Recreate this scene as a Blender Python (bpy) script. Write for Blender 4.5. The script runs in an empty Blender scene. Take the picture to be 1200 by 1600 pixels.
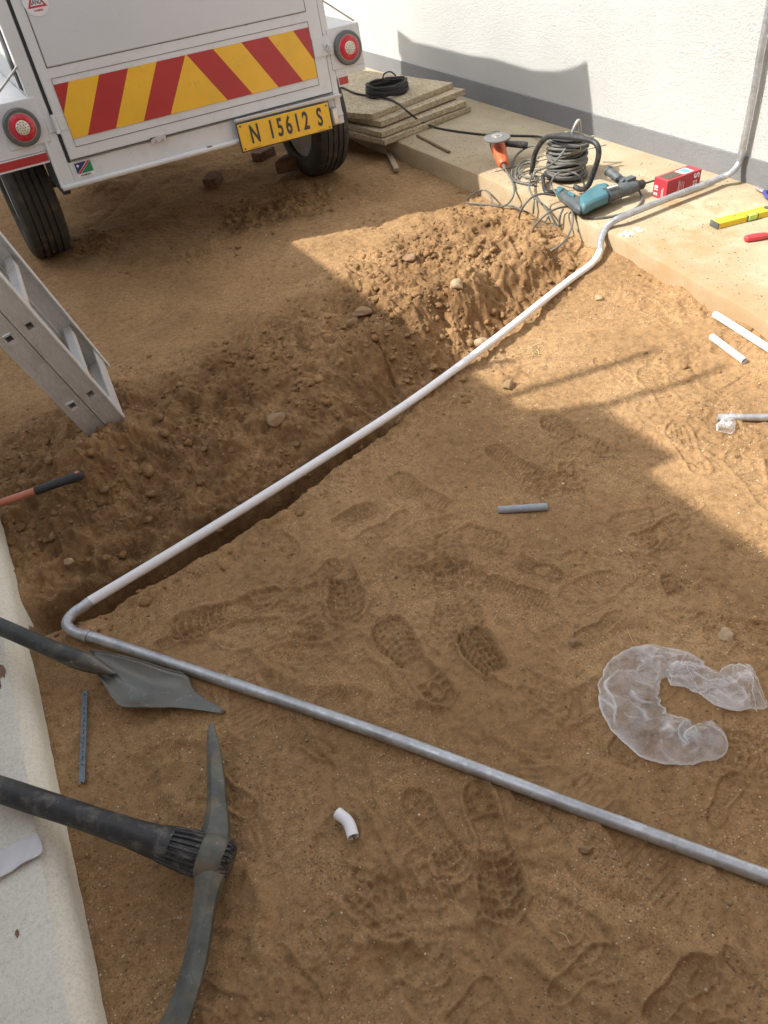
import bpy, math, random
import numpy as np
from mathutils import Vector, Matrix

sc = bpy.context.scene
C = bpy.data.collections.new("scene"); sc.collection.children.link(C)
R = math.radians

# ------------------------------------------------------------------ camera
CAM_H = 1.4
F = 1180.0                       # focal length in pixels of the 1200x1600 photograph
def _basis():
    x = np.array([3773 - 600, -704 - 800, F]); x /= np.linalg.norm(x)
    y = np.array([-294 - 600, -159 - 800, F]); y /= np.linalg.norm(y)
    y = y - x * (x @ y); y /= np.linalg.norm(y)
    return x, y, np.cross(x, y)
BX, BY, BZ = _basis()
cam = bpy.data.cameras.new("camera")
cam_o = bpy.data.objects.new("camera", cam); C.objects.link(cam_o)
cam.sensor_fit = 'VERTICAL'; cam.sensor_height = 36.0; cam.sensor_width = 27.0
cam.lens = F / 1600.0 * 36.0
cam.clip_start = 0.02; cam.clip_end = 500
right = Vector((BX[0], BY[0], BZ[0])); up = -Vector((BX[1], BY[1], BZ[1])); back = -Vector((BX[2], BY[2], BZ[2]))
m = Matrix((right, up, back)).transposed().to_4x4(); m.translation = Vector((0, 0, CAM_H))
cam_o.matrix_world = m
sc.camera = cam_o

# ------------------------------------------------------------------ light
SA = 0.31                                   # light travels along (1, -SA, -1)
L = Vector((1, -SA, -1)).normalized()
world = bpy.data.worlds.new("World"); sc.world = world; world.use_nodes = True
wn = world.node_tree.nodes; wl = world.node_tree.links; wn.clear()
sky = wn.new('ShaderNodeTexSky'); sky.sky_type = 'NISHITA'; sky.sun_disc = False
sky.sun_elevation = math.asin(-L.z)
sky.sun_rotation = math.atan2(-L.x, -L.y)
sky.air_density = 1.0; sky.dust_density = 2.5; sky.ozone_density = 1.0
hs = wn.new('ShaderNodeHueSaturation'); hs.inputs['Saturation'].default_value = 0.3
bg = wn.new('ShaderNodeBackground'); bg.inputs['Strength'].default_value = 0.15
wo = wn.new('ShaderNodeOutputWorld')
wl.new(sky.outputs[0], hs.inputs['Color']); wl.new(hs.outputs[0], bg.inputs[0]); wl.new(bg.outputs[0], wo.inputs[0])
sun = bpy.data.lights.new("sun", 'SUN'); sun.energy = 2.9; sun.angle = R(0.55); sun.color = (1, .95, .87)
sun_o = bpy.data.objects.new("sun", sun); C.objects.link(sun_o)
sun_o.rotation_euler = L.to_track_quat('-Z', 'Y').to_euler(); sun_o.location = (-6, 2, 8)
sc.view_settings.view_transform = 'Standard'; sc.view_settings.look = 'None'
sc.view_settings.exposure = 1.18; sc.view_settings.gamma = 1.0

# ------------------------------------------------------------------ measuring helpers (pixel of the photo -> point in the world)
def _ray(px, py):
    r = np.array([px - 600, py - 800, F]); return np.array([r @ BX, r @ BY, r @ BZ])
def at(px, py, z=0.0):
    r = _ray(px, py); t = (CAM_H - z) / (-r[2]); return Vector((r[0] * t, r[1] * t, z))
def atx(px, py, X):
    r = _ray(px, py); t = X / r[0]; return Vector((X, r[1] * t, CAM_H + r[2] * t))

# ------------------------------------------------------------------ noise
_rng = np.random.RandomState(7)
_tab = [_rng.rand(256, 256).astype(np.float32) for _ in range(6)]
def vnoise(x, y, k=0):
    t = _tab[k % 6]
    xi = np.floor(x).astype(np.int64); yi = np.floor(y).astype(np.int64)
    fx = (x - xi); fy = (y - yi); fx = fx * fx * (3 - 2 * fx); fy = fy * fy * (3 - 2 * fy)
    x0 = xi & 255; y0 = yi & 255; x1 = (xi + 1) & 255; y1 = (yi + 1) & 255
    return (t[x0, y0] * (1 - fx) * (1 - fy) + t[x1, y0] * fx * (1 - fy) + t[x0, y1] * (1 - fx) * fy + t[x1, y1] * fx * fy) * 2 - 1
def fbm(x, y, s, o=4, k=0, g=.5):
    a = 1.; r = 0; tot = 0
    for i in range(o):
        c, sn = math.cos(1.1 * i + k), math.sin(1.1 * i + k)
        r = r + a * vnoise((x * c - y * sn) / s + 17.3 * i, (x * sn + y * c) / s + 9.1 * k, i + k); tot += a
        a *= g; s *= .5
    return r / tot
def sstep(a, b, x):
    t = np.clip((x - a) / (b - a), 0, 1); return t * t * (3 - 2 * t)
def worley_bumps(x, y, s, k=0, dens=1.0):
    """rounded lumps: one per cell, random size and place"""
    xi = np.floor(x / s); yi = np.floor(y / s); out = np.zeros_like(x)
    t1, t2, t3 = _tab[k % 6], _tab[(k + 1) % 6], _tab[(k + 2) % 6]
    for dx in (-1, 0, 1):
        for dy in (-1, 0, 1):
            cx = (xi + dx).astype(np.int64); cy = (yi + dy).astype(np.int64)
            a = t1[cx & 255, cy & 255]; b = t2[cx & 255, cy & 255]; c = t3[cx & 255, cy & 255]
            px = (cx + .2 + .6 * a) * s; py = (cy + .2 + .6 * b) * s
            r = s * (.22 + .42 * c * c); e = 1 + .6 * (a - .5)
            d = np.sqrt(((x - px) * e) ** 2 + ((y - py) / e) ** 2) / r
            h = np.where((d < 1) & (c > 1 - dens), r * .75 * np.sqrt(np.clip(1 - d * d, 0, 1)), 0)
            out = np.maximum(out, h)
    return out

# ------------------------------------------------------------------ terrain
_tr = [(-.42, 1.50), (-.226, 1.502), (-.123, 1.494), (.051, 1.510), (.143, 1.519), (.431, 1.569), (.627, 1.631), (.844, 1.699), (1.17, 1.827), (1.522, 1.974), (1.833, 2.06), (2.135, 2.20), (2.4, 2.3)]
_trx = np.array([p[0] for p in _tr]); _try = np.array([p[1] for p in _tr])

def seg_dist(x, y, pts):
    """distance to a polyline and position 0..1 along it"""
    best = np.full(x.shape, 1e9); tt = np.zeros(x.shape); n = len(pts) - 1
    for i in range(n):
        ax, ay = pts[i]; bx, by = pts[i + 1]; dx, dy = bx - ax, by - ay; l2 = dx * dx + dy * dy
        t = np.clip(((x - ax) * dx + (y - ay) * dy) / l2, 0, 1)
        d = np.hypot(x - ax - t * dx, y - ay - t * dy); mk = d < best
        best = np.where(mk, d, best); tt = np.where(mk, (i + t) / n, tt)
    return best, tt

def sole(x, y, heel, toe, depth=.008, flip=1, kind='lug', lo=0., hi=1.):
    hx, hy = heel; tx, ty = toe; Ls = math.hypot(tx - hx, ty - hy)
    ex, ey = (tx - hx) / Ls, (ty - hy) / Ls
    mk = (np.abs(x - hx) < Ls + .1) & (np.abs(y - hy) < Ls + .1)
    out = np.zeros_like(x)
    xs, ys = x[mk], y[mk]
    if xs.size == 0: return out
    v = ((xs - hx) * ex + (ys - hy) * ey) / Ls
    u = (-(xs - hx) * ey + (ys - hy) * ex) * flip * .29 / Ls
    wv = fbm(xs, ys, .05, 2, 3) * .003
    u = u + wv
    w = np.interp(v, [-.02, 0, .04, .12, .25, .42, .58, .72, .86, .95, 1.0, 1.02], [0, .012, .025, .033, .033, .027, .038, .047, .044, .030, .012, 0])
    cc = np.interp(v, [0, .25, .45, .7, 1.0], [0, 0, .004, .002, -.008])
    sd = w - np.abs(u - cc)
    inside = sstep(-.001, .005, sd) * sstep(lo - .03, lo + .03, v) * sstep(hi + .03, hi - .03, v)
    rim = np.exp(-((sd + .006) / .0055) ** 2) * sstep(-.12, 0, v) * sstep(1.12, 1, v) * sstep(lo - .05, lo + .03, v) * sstep(hi + .05, hi - .03, v)
    tr = np.zeros_like(xs)
    uc = u - cc
    def line(d, wd=.0025): return np.exp(-(d / wd) ** 2)
    vm = v * .29
    if kind == 'lug':
        fore = sstep(.46, .5, v)
        for c0 in (-.026, -.008, .010, .028):
            tr = np.maximum(tr, fore * line(uc - c0 * (w / .046)))
        ph = (vm + .35 * uc * uc / .03) / .019
        tr = np.maximum(tr, fore * line((ph - np.round(ph)) * .019, .0030))
        ov = np.sqrt((uc / .014) ** 2 + ((vm - .045) / .022) ** 2)
        tr = np.maximum(tr, sstep(.36, .32, v) * line((ov - 1) * .016, .0036))
        for b0 in (.030, .052, .072):
            tr = np.maximum(tr, line(vm - b0 - .15 * np.abs(uc), .0034) * (ov > 1.15) * sstep(.36, .3, v))
    elif kind == 'zig':
        ph = (vm + .004 * np.abs(((uc / .012) % 1) - .5) * 4) / .0075
        tr = .45 * (.5 + .5 * np.cos(2 * math.pi * ph))
    elif kind == 'bar':
        ph = (vm + .2 * uc) / .016
        tr = .8 * line((ph - np.round(ph)) * .016, .003)
    worn = .7 + .3 * sstep(-.5, .3, fbm(xs, ys, .06, 2, 1))
    depth = depth * 1.25
    out[mk] = -depth * .75 * inside * (1 - .25 * np.abs(wv) / .003) + rim * depth * .62 + inside * tr * .0078 * worn * (depth / .009)
    return out

def G2(px, py):
    p = at(px, py); return (p.x, p.y)
PRINTS = [  # heel px, toe px, depth, kind, lo, hi
    ((700, 1103), (590, 968), .010, 'lug', 0, 1), ((830, 1110), (722, 985), .011, 'lug', .45, 1), ((742, 1222), (800, 1442), .009, 'lug', 0, 1),
    ((640, 1238), (748, 1420), .007, 'lug', 0, .85), ((522, 842), (548, 972), .009, 'lug', .3, 1), ((440, 925), (262, 992), .009, 'lug', 0, 1),
    ((955, 712), (845, 655), .008, 'lug', 0, 1), ((1068, 808), (968, 868), .006, 'lug', 0, .7), ((1040, 900), (1090, 1000), .008, 'lug', 0, .35),
    ((885, 722), (905, 810), .006, 'lug', 0, .6), ((1100, 745), (1050, 665), .005, 'lug', 0, 1), ((495, 835), (590, 790), .008, 'lug', .3, 1),
    ((462, 868), (400, 800), .006, 'lug', 0, .4), ((530, 878), (455, 935), .006, 'lug', 0, .5), ((380, 700), (235, 728), .007, 'bar', 0, 1),
    ((360, 618), (455, 590), .006, 'bar', 0, 1), ((700, 790), (610, 745), .006, 'bar', 0, 1), ((690, 810), (800, 860), .006, 'lug', .3, 1),
    ((880, 905), (790, 870), .006, 'lug', 0, .8), ((760, 905), (860, 950), .006, 'bar', 0, 1), ((1030, 1100), (960, 1190), .006, 'bar', 0, 1),
    ((630, 1330), (640, 1235), .004, 'zig', 0, 1), ((770, 1500), (750, 1420), .004, 'zig', 0, 1), ((700, 1600), (770, 1530), .004, 'zig', 0, 1),
    ((430, 1480), (500, 1590), .004, 'zig', 0, 1), ((300, 1540), (400, 1600), .003, 'zig', 0, 1), ((1110, 1290), (1150, 1210), .005, 'zig', 0, 1),
    ((1010, 1590), (1110, 1500), .006, 'bar', 0, 1), ((860, 1560), (960, 1480), .005, 'zig', 0, 1), ((400, 1270), (300, 1200), .005, 'bar', 0, .7),
    ((850, 745), (760, 700), .006, 'bar', 0, 1), ((970, 960), (900, 1010), .005, 'bar', 0, 1), ((1180, 1000), (1100, 930), .005, 'lug', 0, .6),
    ((1120, 620), (1190, 590), .004, 'lug', 0, 1), ((990, 600), (930, 560), .004, 'lug', 0, 1), ((1060, 520), (1000, 480), .004, 'bar', 0, 1),
    ((640, 800), (560, 850), .006, 'bar', 0, 1), ((240, 1010), (330, 985), .006, 'bar', 0, 1), ((620, 900), (720, 880), .006, 'lug', .2, 1),
    ((1150, 860), (1090, 830), .006, 'lug', 0, .4), ((800, 1230), (900, 1290), .006, 'bar', 0, 1), ((1190, 1560), (1130, 1480), .005, 'lug', 0, 1),
    ((520, 1180), (430, 1130), .005, 'bar', 0, 1), ((250, 410), (330, 390), .006, 'bar', 0, 1), ((420, 340), (360, 370), .006, 'bar', 0, 1),
]
PRINTS = [(G2(*a), G2(*b), d, k, lo, hi) for a, b, d, k, lo, hi in PRINTS]
RIDGES = [  # px polyline, height, width
    ([(475, 1135), (530, 1200), (590, 1290), (632, 1370), (640, 1450), (655, 1520)], .007, .008),
    ([(800, 1475), (850, 1520), (930, 1570), (1000, 1610)], .009, .012), ([(565, 1010), (610, 1050), (635, 1090), (680, 1112), (720, 1100)], .009, .012),
    ([(420, 1040), (480, 1075), (600, 1085)], .012, .022), ([(1040, 1180), (1050, 1300), (1075, 1450)], -.006, .018), ([(1075, 1190), (1095, 1300), (1130, 1450)], .007, .012),
    ([(1120, 1380), (1170, 1450), (1200, 1520)], .009, .012), ([(980, 1440), (1040, 1480), (1150, 1490)], .008, .014), ([(310, 990), (400, 1020), (430, 1060)], .008, .016),
    ([(300, 1130), (250, 1200), (270, 1260), (330, 1290)], .009, .018), ([(430, 1180), (410, 1260), (440, 1330)], .008, .016), ([(380, 1350), (410, 1420), (400, 1520)], .009, .018),
    ([(720, 985), (745, 1040), (790, 1075), (850, 1080)], .008, .012), ([(600, 860), (700, 870), (770, 900)], .006, .014), ([(905, 1060), (870, 1120), (900, 1180)], .006, .02),
    ([(640, 1450), (560, 1480), (520, 1560)], .006, .014), ([(860, 1350), (940, 1400), (1010, 1420)], -.008, .02), ([(360, 850), (470, 790), (560, 720)], .007, .015),
    ([(100, 430), (160, 340), (240, 260)], -.008, .03), ([(125, 470), (190, 370), (290, 270)], -.007, .03), ([(1030, 830), (1100, 900), (1180, 940)], .006, .014),
]
RIDGES = [([G2(*p) for p in pl], h * 1.5, w * .85) for pl, h, w in RIDGES]
PITS = [(G2(480, 1015), .085, .05, .020), (G2(250, 1200), .10, .06, .012), (G2(585, 1160), .14, .06, .009), (G2(1060, 1400), .06, .12, .008), (G2(860, 1190), .12, .05, .008),
        (G2(690, 800), .07, .04, .008), (G2(300, 1450), .07, .10, .008), (G2(180, 1130), .09, .06, .006), (G2(700, 1340), .16, .12, .007), (G2(430, 440), .25, .12, .02), (G2(230, 500), .15, .1, .015)]

_r = np.random.RandomState(21)
for _k in range(58):
    hx, hy = _r.uniform(-.1, 1.7), _r.uniform(.15, 1.35); an = _r.choice([1.2, 4.3, 2.6, 5.6]) + _r.normal(0, .4)
    if hy > np.interp(hx, _trx, _try) - .12: continue
    PRINTS.append(((hx, hy), (hx + .27 * math.cos(an), hy + .27 * math.sin(an)), _r.uniform(.0025, .0055), _r.choice(['lug', 'lug', 'lug', 'bar', 'zig']), _r.choice([0, 0, .4]), _r.choice([1, 1, .6])))
for _k in range(46):
    hx, hy = _r.uniform(-.25, 1.8), _r.uniform(.05, 1.3); an = _r.uniform(0, 6.28); pl = [(hx, hy)]
    for _j in range(_r.randint(2, 5)):
        an += _r.normal(0, .45); hx += .055 * math.cos(an); hy += .055 * math.sin(an); pl.append((hx, hy))
    RIDGES.append((pl, _r.choice([-1, 1, 1]) * _r.uniform(.003, .009), _r.uniform(.005, .014)))

def terrain(x, y, detail=True):
    x = np.asarray(x, float); y = np.asarray(y, float)
    h = .010 * fbm(x, y, .7, 3, 0)
    yn = np.interp(x, _trx, _try) + .010 * fbm(x, y * 0, .09, 3, 2) * sstep(.2, 1.2, x) + .004 * fbm(x, x * 0, .03, 2, 1)
    d = (y - yn) * .955
    run = sstep(-.325, -.20, x + .05 * fbm(x, y, .1, 2, 1)) * sstep(2.30, 2.05, x)
    dep = np.interp(x, [-.3, .6, 1.0, 1.4, 1.8, 2.1], [.27, .28, .26, .17, .09, .03])
    wid = np.interp(x, [-.3, .2, 1.0, 1.7, 2.1], [.13, .125, .11, .085, .06]) + .03 * fbm(x, x * 0 + 3, .25, 3, 4)
    rise = np.interp(x, [-.3, .0, .6, 1.2, 1.7, 2.1], [.42, .42, .40, .30, .20, .12])
    crest = np.interp(x, [-.4, 0, .5, 1.0, 1.5, 1.9, 2.2], [.03, .06, .075, .06, .045, .03, .01])
    wob = .05 * fbm(x, y, .22, 3, 5)
    kf = np.interp(x, [-.3, .75, 1.15], [.90, .88, .0]); dw = d + .35 * wob - wid
    prof_in = -dep + dep * kf * sstep(-.01, .045, dw) + (dep * (1 - kf) + crest) * sstep(0, 1, np.clip((d + wob - wid - .02 * (kf > .1)) / rise, 0, 1)) ** .85
    prof_out = crest * (1 - sstep(0, 1, np.clip((d + wob - wid - rise - .10) / .75, 0, 1)))
    spoil = np.where(d + wob < wid + rise, prof_in, prof_out)
    lip = sstep(-.002, .018, d)
    h = h + run * (spoil * lip) 
    # small raised crumbly lip on the camera side of the trench
    h = h + run * .012 * np.exp(-((d + .02) / .035) ** 2) * (.6 + .6 * fbm(x, y, .08, 2, 2))
    # mound round the ladder's feet, and the bank at the concrete path
    h = h + .048 * np.exp(-((x - .12) / .15) ** 2 - ((y - 2.04) / .12) ** 2) + .04 * np.exp(-((x + .06) / .14) ** 2 - ((y - 2.0) / .2) ** 2)
    h = h + .035 * sstep(1.75, 2.2, x) * sstep(2.9, 2.2, y) * (1 + .4 * fbm(x, y, .2, 3, 1)) * (1 - run * sstep(-.03, .02, d) * sstep(.2, .1, d))
    h = h + .02 * sstep(1.95, 2.25, x) * sstep(1.5, 1.0, y)
    # how crumbly the surface is
    rough = run * sstep(.0, .06, d) * sstep(1.15, .55, d + 2 * wob)
    rough = np.maximum(rough, .75 * sstep(.45, .1, np.hypot(x - .1, y - 2.1)))
    rough = np.maximum(rough, .35 * run * np.exp(-((d + .03) / .05) ** 2))
    rough = np.maximum(rough, .35 * sstep(.1, .5, fbm(x, y, .35, 3, 3)))
    rough = np.maximum(rough, .5 * sstep(.35, .15, np.hypot(x - 1.95, (y - 2.35))))
    smooth_ = 1 - .75 * np.exp(-((x - 1.65) / .5) ** 2 - ((y - 1.45) / .45) ** 2)
    h = h + .006 * fbm(x, y, .13, 3, 2) * smooth_
    dr_ = sstep(-.1, .35, fbm(x + 7, y, .45, 2, 3)) * sstep(1.7, 1.2, y)
    h = h + .006 * dr_ * fbm((x * .6 + y * .8) * 4.5, (x * .8 - y * .6), .22, 3, 5)
    h = h + sstep(2.5, 3.1, y) * sstep(2.3, 2.0, x) * (.014 * fbm(x, y, .28, 5, 1, .6) + .010 * (.25 - np.abs(fbm(x, y, .12, 4, 3))))
    rough = np.maximum(rough, .7 * sstep(.5, .2, np.hypot((x - 1.3) / 1.3, (y - 3.75) / .9)) * sstep(-.2, .3, fbm(x, y, .3, 3, 5)))
    for (cx, cy), rx, ry, dd in PITS:
        q = ((x - cx) / rx) ** 2 + ((y - cy) / ry) ** 2
        h = h - dd * np.exp(-q * q)
    if detail:
        wx = x + .012 * fbm(x, y, .1, 2, 4); wy = y + .012 * fbm(x, y, .1, 2, 5)
        for pl, hh, w in RIDGES:
            ca, cb = np.array(pl).mean(0); mkk = np.hypot(x - ca, y - cb) < np.max(np.hypot(*(np.array(pl) - (ca, cb)).T)) + 4 * w + .02
            if not mkk.any(): continue
            dd = np.full(x.shape, 9.); t = np.zeros(x.shape); dd[mkk], t[mkk] = seg_dist(wx[mkk], wy[mkk], pl)
            mod = sstep(0, .12, t) * sstep(1, .88, t) * (.7 + .5 * fbm(x, y, .05, 2, 1))
            h = h + hh * mod * np.exp(-(dd / w) ** 2)
        for a, b, dp, k, lo, hi in PRINTS:
            h = h + sole(x, y, a, b, dp, 1, k, lo, hi)
        big = fbm(x + 5, y, .16, 4, 4, .6); bil = np.abs(fbm(x, y + 2, .075, 4, 2, .6)); fi = fbm(x, y, .028, 4, 1, .68); cr = np.abs(fbm(x + 1, y, .020, 3, 5, .6))
        h = h + .0030 * fi + .0013 * fbm(x, y, .010, 2, 3)
        h = h + rough * (.055 * big + .055 * (.28 - bil) + .007 * fi + .008 * (.25 - cr))
        lump = sstep(-.15, .35, fbm(x, y, .25, 2, 0))
        h = h + rough * lump * (.28 * worley_bumps(wx * 1.0 + .3 * (y - wy), wy, .07, 0, .35) + .38 * worley_bumps(x + 3.3 + (wx - x) * .6, y + (wy - y) * .6, .026, 2, .6))
        h = h + (.2 + .6 * rough) * .5 * worley_bumps(x, y + 5.1, .010, 3, .45)
    # under the slabs the earth stays below their tops
    h = np.where(x > 2.22, np.minimum(h, .06), h)
    h = np.where(x < -.33, np.minimum(h, .03), h)
    return h, rough
def gz(x, y):
    h, _ = terrain(np.array([x, x + .01, x - .01, x, x]), np.array([y, y, y, y + .01, y - .01])); return float(h.mean())

# ------------------------------------------------------------------ materials
MATS = {}
def _nt(name):
    mt = bpy.data.materials.new(name); mt.use_nodes = True; MATS[name] = mt
    nt = mt.node_tree; b = nt.nodes['Principled BSDF']; return mt, nt, b
def _noise(nt, co, scale, detail=4, rough=.55, dist=0):
    n = nt.nodes.new('ShaderNodeTexNoise'); n.inputs['Scale'].default_value = scale; n.inputs['Detail'].default_value = detail
    n.inputs['Roughness'].default_value = rough; n.inputs['Distortion'].default_value = dist
    nt.links.new(co, n.inputs['Vector']); return n.outputs['Fac']
def _ramp(nt, f, stops):
    r = nt.nodes.new('ShaderNodeValToRGB'); e = r.color_ramp.elements
    while len(e) < len(stops): e.new(.5)
    for i, (p, c) in enumerate(stops): e[i].position = p; e[i].color = (*c, 1) if len(c) == 3 else c
    nt.links.new(f, r.inputs[0]); return r.outputs[0]
def _mix(nt, f, a, b, mode='MIX'):
    m_ = nt.nodes.new('ShaderNodeMix'); m_.data_type = 'RGBA'; m_.blend_type = mode
    for s, v in ((m_.inputs[0], f), (m_.inputs[6], a), (m_.inputs[7], b)):
        if isinstance(v, (int, float)): s.default_value = v
        elif isinstance(v, tuple): s.default_value = (*v, 1)
        else: nt.links.new(v, s)
    return m_.outputs[2]
def _coord(nt, kind='Object'):
    t = nt.nodes.new('ShaderNodeTexCoord'); return t.outputs[kind]
def _bump(nt, b, hts):
    prev = None
    for f, st, di in hts:
        n = nt.nodes.new('ShaderNodeBump'); n.inputs['Strength'].default_value = st; n.inputs['Distance'].default_value = di
        nt.links.new(f, n.inputs['Height'])
        if prev: nt.links.new(prev, n.inputs['Normal'])
        prev = n.outputs[0]
    nt.links.new(prev, b.inputs['Normal'])
def plain(name, col, rough=.5, metal=0., var=.12, vs=30, bump=.0, bs=200, dirt=0., dcol=(.25, .16, .08), ds=9, spec=.5, scr=0., scol=(.3, .3, .3), ss=6):
    mt, nt, b = _nt(name); co = _coord(nt)
    n = _noise(nt, co, vs, 5)
    lo = tuple(c * (1 - var) for c in col); hi = tuple(min(1, c * (1 + var)) for c in col)
    out = _ramp(nt, n, [(.3, lo), (.7, hi)])
    if dirt > 0:
        f = _ramp(nt, _noise(nt, co, ds, 7, .65), [(.60 - .15 * dirt, (0, 0, 0)), (.74 - .12 * dirt, (dirt, dirt, dirt))])
        out = _mix(nt, f, out, dcol)
        rr = nt.nodes.new('ShaderNodeMapRange'); rr.inputs['To Min'].default_value = rough; rr.inputs['To Max'].default_value = .9
        nt.links.new(f, rr.inputs[0]); nt.links.new(rr.outputs[0], b.inputs['Roughness'])
    else:
        r2 = nt.nodes.new('ShaderNodeMapRange'); r2.inputs['From Min'].default_value = .3; r2.inputs['From Max'].default_value = .7
        r2.inputs['To Min'].default_value = max(.02, rough * .8); r2.inputs['To Max'].default_value = min(1, rough * 1.2)
        nt.links.new(n, r2.inputs[0]); nt.links.new(r2.outputs[0], b.inputs['Roughness'])
    if scr > 0:
        f1 = _ramp(nt, _noise(nt, co, ss, 3, .5, 1.2), [(.494, (0, 0, 0)), (.5, (scr, scr, scr)), (.506, (0, 0, 0))])
        f2 = _ramp(nt, _noise(nt, co, ss * 2.3, 3, .5), [(.5, (0, 0, 0)), (.6, (1, 1, 1))])
        out = _mix(nt, _mix(nt, 1., f1, f2, 'MULTIPLY'), out, scol)
    nt.links.new(out, b.inputs['Base Color'])
    b.inputs['Metallic'].default_value = metal; b.inputs['Specular IOR Level'].default_value = spec
    if bump: _bump(nt, b, [(_noise(nt, co, bs, 3), bump, .001)])
    return mt

def soil_mat():
    mt, nt, b = _nt('soil'); co = _coord(nt)
    at_ = nt.nodes.new('ShaderNodeAttribute'); at_.attribute_name = 'rough'
    base = _ramp(nt, _noise(nt, co, 2.3, 6, .6), [(.3, (.252, .153, .073)), (.5, (.322, .200, .098)), (.72, (.400, .258, .134))])
    fine = _ramp(nt, _noise(nt, co, 45, 6, .75), [(.35, (.74, .72, .69)), (.5, (1, 1, 1)), (.65, (1.2, 1.19, 1.17))])
    c = _mix(nt, 1., base, fine, 'MULTIPLY')
    gr = _ramp(nt, _noise(nt, co, 230, 3, .8), [(.36, (.68, .65, .62)), (.5, (1, 1, 1)), (.64, (1.28, 1.27, 1.25))])
    gm = _ramp(nt, _noise(nt, co, 4.5, 5, .6), [(.42, (.25, .25, .25)), (.58, (1, 1, 1))])
    c = _mix(nt, gm, c, _mix(nt, 1., c, gr, 'MULTIPLY'))
    vo = nt.nodes.new('ShaderNodeTexVoronoi'); vo.inputs['Scale'].default_value = 150; nt.links.new(co, vo.inputs['Vector'])
    sp = _ramp(nt, vo.outputs['Distance'], [(.18, (1, 1, 1)), (.30, (0, 0, 0))])
    sel = nt.nodes.new('ShaderNodeSeparateColor'); nt.links.new(vo.outputs['Color'], sel.inputs[0])
    s2 = _ramp(nt, sel.outputs[0], [(.84, (0, 0, 0)), (.88, (1, 1, 1))])
    spk = _mix(nt, 1., _mix(nt, 1., sp, s2, 'MULTIPLY'), gm, 'MULTIPLY')
    c = _mix(nt, spk, c, (.56, .46, .32))
    s3 = _ramp(nt, sel.outputs[1], [(.86, (0, 0, 0)), (.90, (.8, .8, .8))]); c = _mix(nt, _mix(nt, 1., sp, s3, 'MULTIPLY'), c, (.12, .075, .04))
    damp = _ramp(nt, _noise(nt, co, 7, 5, .6), [(.40, (.60, .56, .53)), (.62, (.92, .90, .88))])
    cd = _mix(nt, 1., c, damp, 'MULTIPLY')
    c = _mix(nt, at_.outputs['Fac'], c, cd)
    nt.links.new(c, b.inputs['Base Color']); b.inputs['Roughness'].default_value = .95; b.inputs['Specular IOR Level'].default_value = .15
    _bump(nt, b, [(_noise(nt, co, 130, 4, .7), .35, .003), (_noise(nt, co, 480, 3, .7), .8, .0016)])
    return mt
soil_mat()

def concrete(name, a, b_, spots=(.35, .3, .22), bump=.5, sand=None, scale=1.):
    mt, nt, b = _nt(name); co = _coord(nt)
    c = _ramp(nt, _noise(nt, co, 3.5 * scale, 7, .62), [(.32, a), (.68, b_)])
    g = _ramp(nt, _noise(nt, co, 150, 4, .85), [(.36, (.84, .83, .80)), (.5, (1, 1, 1)), (.64, (1.09, 1.08, 1.07))])
    c = _mix(nt, 1., c, g, 'MULTIPLY')
    vo = nt.nodes.new('ShaderNodeTexVoronoi'); vo.inputs['Scale'].default_value = 75; nt.links.new(co, vo.inputs['Vector'])
    sp = _ramp(nt, vo.outputs['Distance'], [(.05, (1, 1, 1)), (.13, (0, 0, 0))])
    msk = _ramp(nt, _noise(nt, co, 8, 4), [(.5, (0, 0, 0)), (.62, (.8, .8, .8))])
    c = _mix(nt, _mix(nt, 1., sp, msk, 'MULTIPLY'), c, spots)
    if sand:
        f = _ramp(nt, _noise(nt, co, 5.5, 7, .65, .4), [(.50, (0, 0, 0)), (.62, (.85, .85, .85))])
        # earth trodden onto the path round the pipe
        sx = nt.nodes.new('ShaderNodeVectorMath'); sx.operation = 'DISTANCE'; nt.links.new(co, sx.inputs[0]); sx.inputs[1].default_value = (2.38, 2.2, .1)
        near = _ramp(nt, sx.outputs['Value'], [(.15, (1, 1, 1)), (.75, (.12, .12, .12))])
        c = _mix(nt, _mix(nt, 1., f, near, 'MULTIPLY'), c, sand)
        xx = nt.nodes.new('ShaderNodeSeparateXYZ'); nt.links.new(co, xx.inputs[0])
        ex = nt.nodes.new('ShaderNodeMath'); ex.operation = 'MULTIPLY_ADD'; ex.inputs[1].default_value = .55; nt.links.new(_noise(nt, co, 7, 6, .7), ex.inputs[0]); nt.links.new(xx.outputs[0], ex.inputs[2])
        c = _mix(nt, _ramp(nt, (lambda q: (q.__setattr__('operation', 'SUBTRACT'), nt.links.new(ex.outputs[0], q.inputs[0]), q.inputs[1].__setattr__('default_value', 2.0), q.outputs[0])[-1])(nt.nodes.new('ShaderNodeMath')), [(.36, (.75, .75, .75)), (.62, (.12, .12, .12)), (.8, (0, 0, 0))]), c, (.34, .225, .115))
    nt.links.new(c, b.inputs['Base Color']); b.inputs['Roughness'].default_value = .9; b.inputs['Specular IOR Level'].default_value = .2
    _bump(nt, b, [(_noise(nt, co, 22, 6, .6), bump * .4, .004), (_noise(nt, co, 230, 4, .7), bump, .0014)])
    return mt
concrete('path_concrete', (.36, .295, .195), (.45, .385, .275), bump=.7, sand=(.36, .22, .10))
concrete('apron_concrete', (.67, .65, .58), (.77, .75, .67), spots=(.24, .22, .19), bump=.9)
concrete('edge_concrete', (.72, .675, .56), (.80, .765, .65), spots=(.5, .42, .30), bump=.2)

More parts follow.
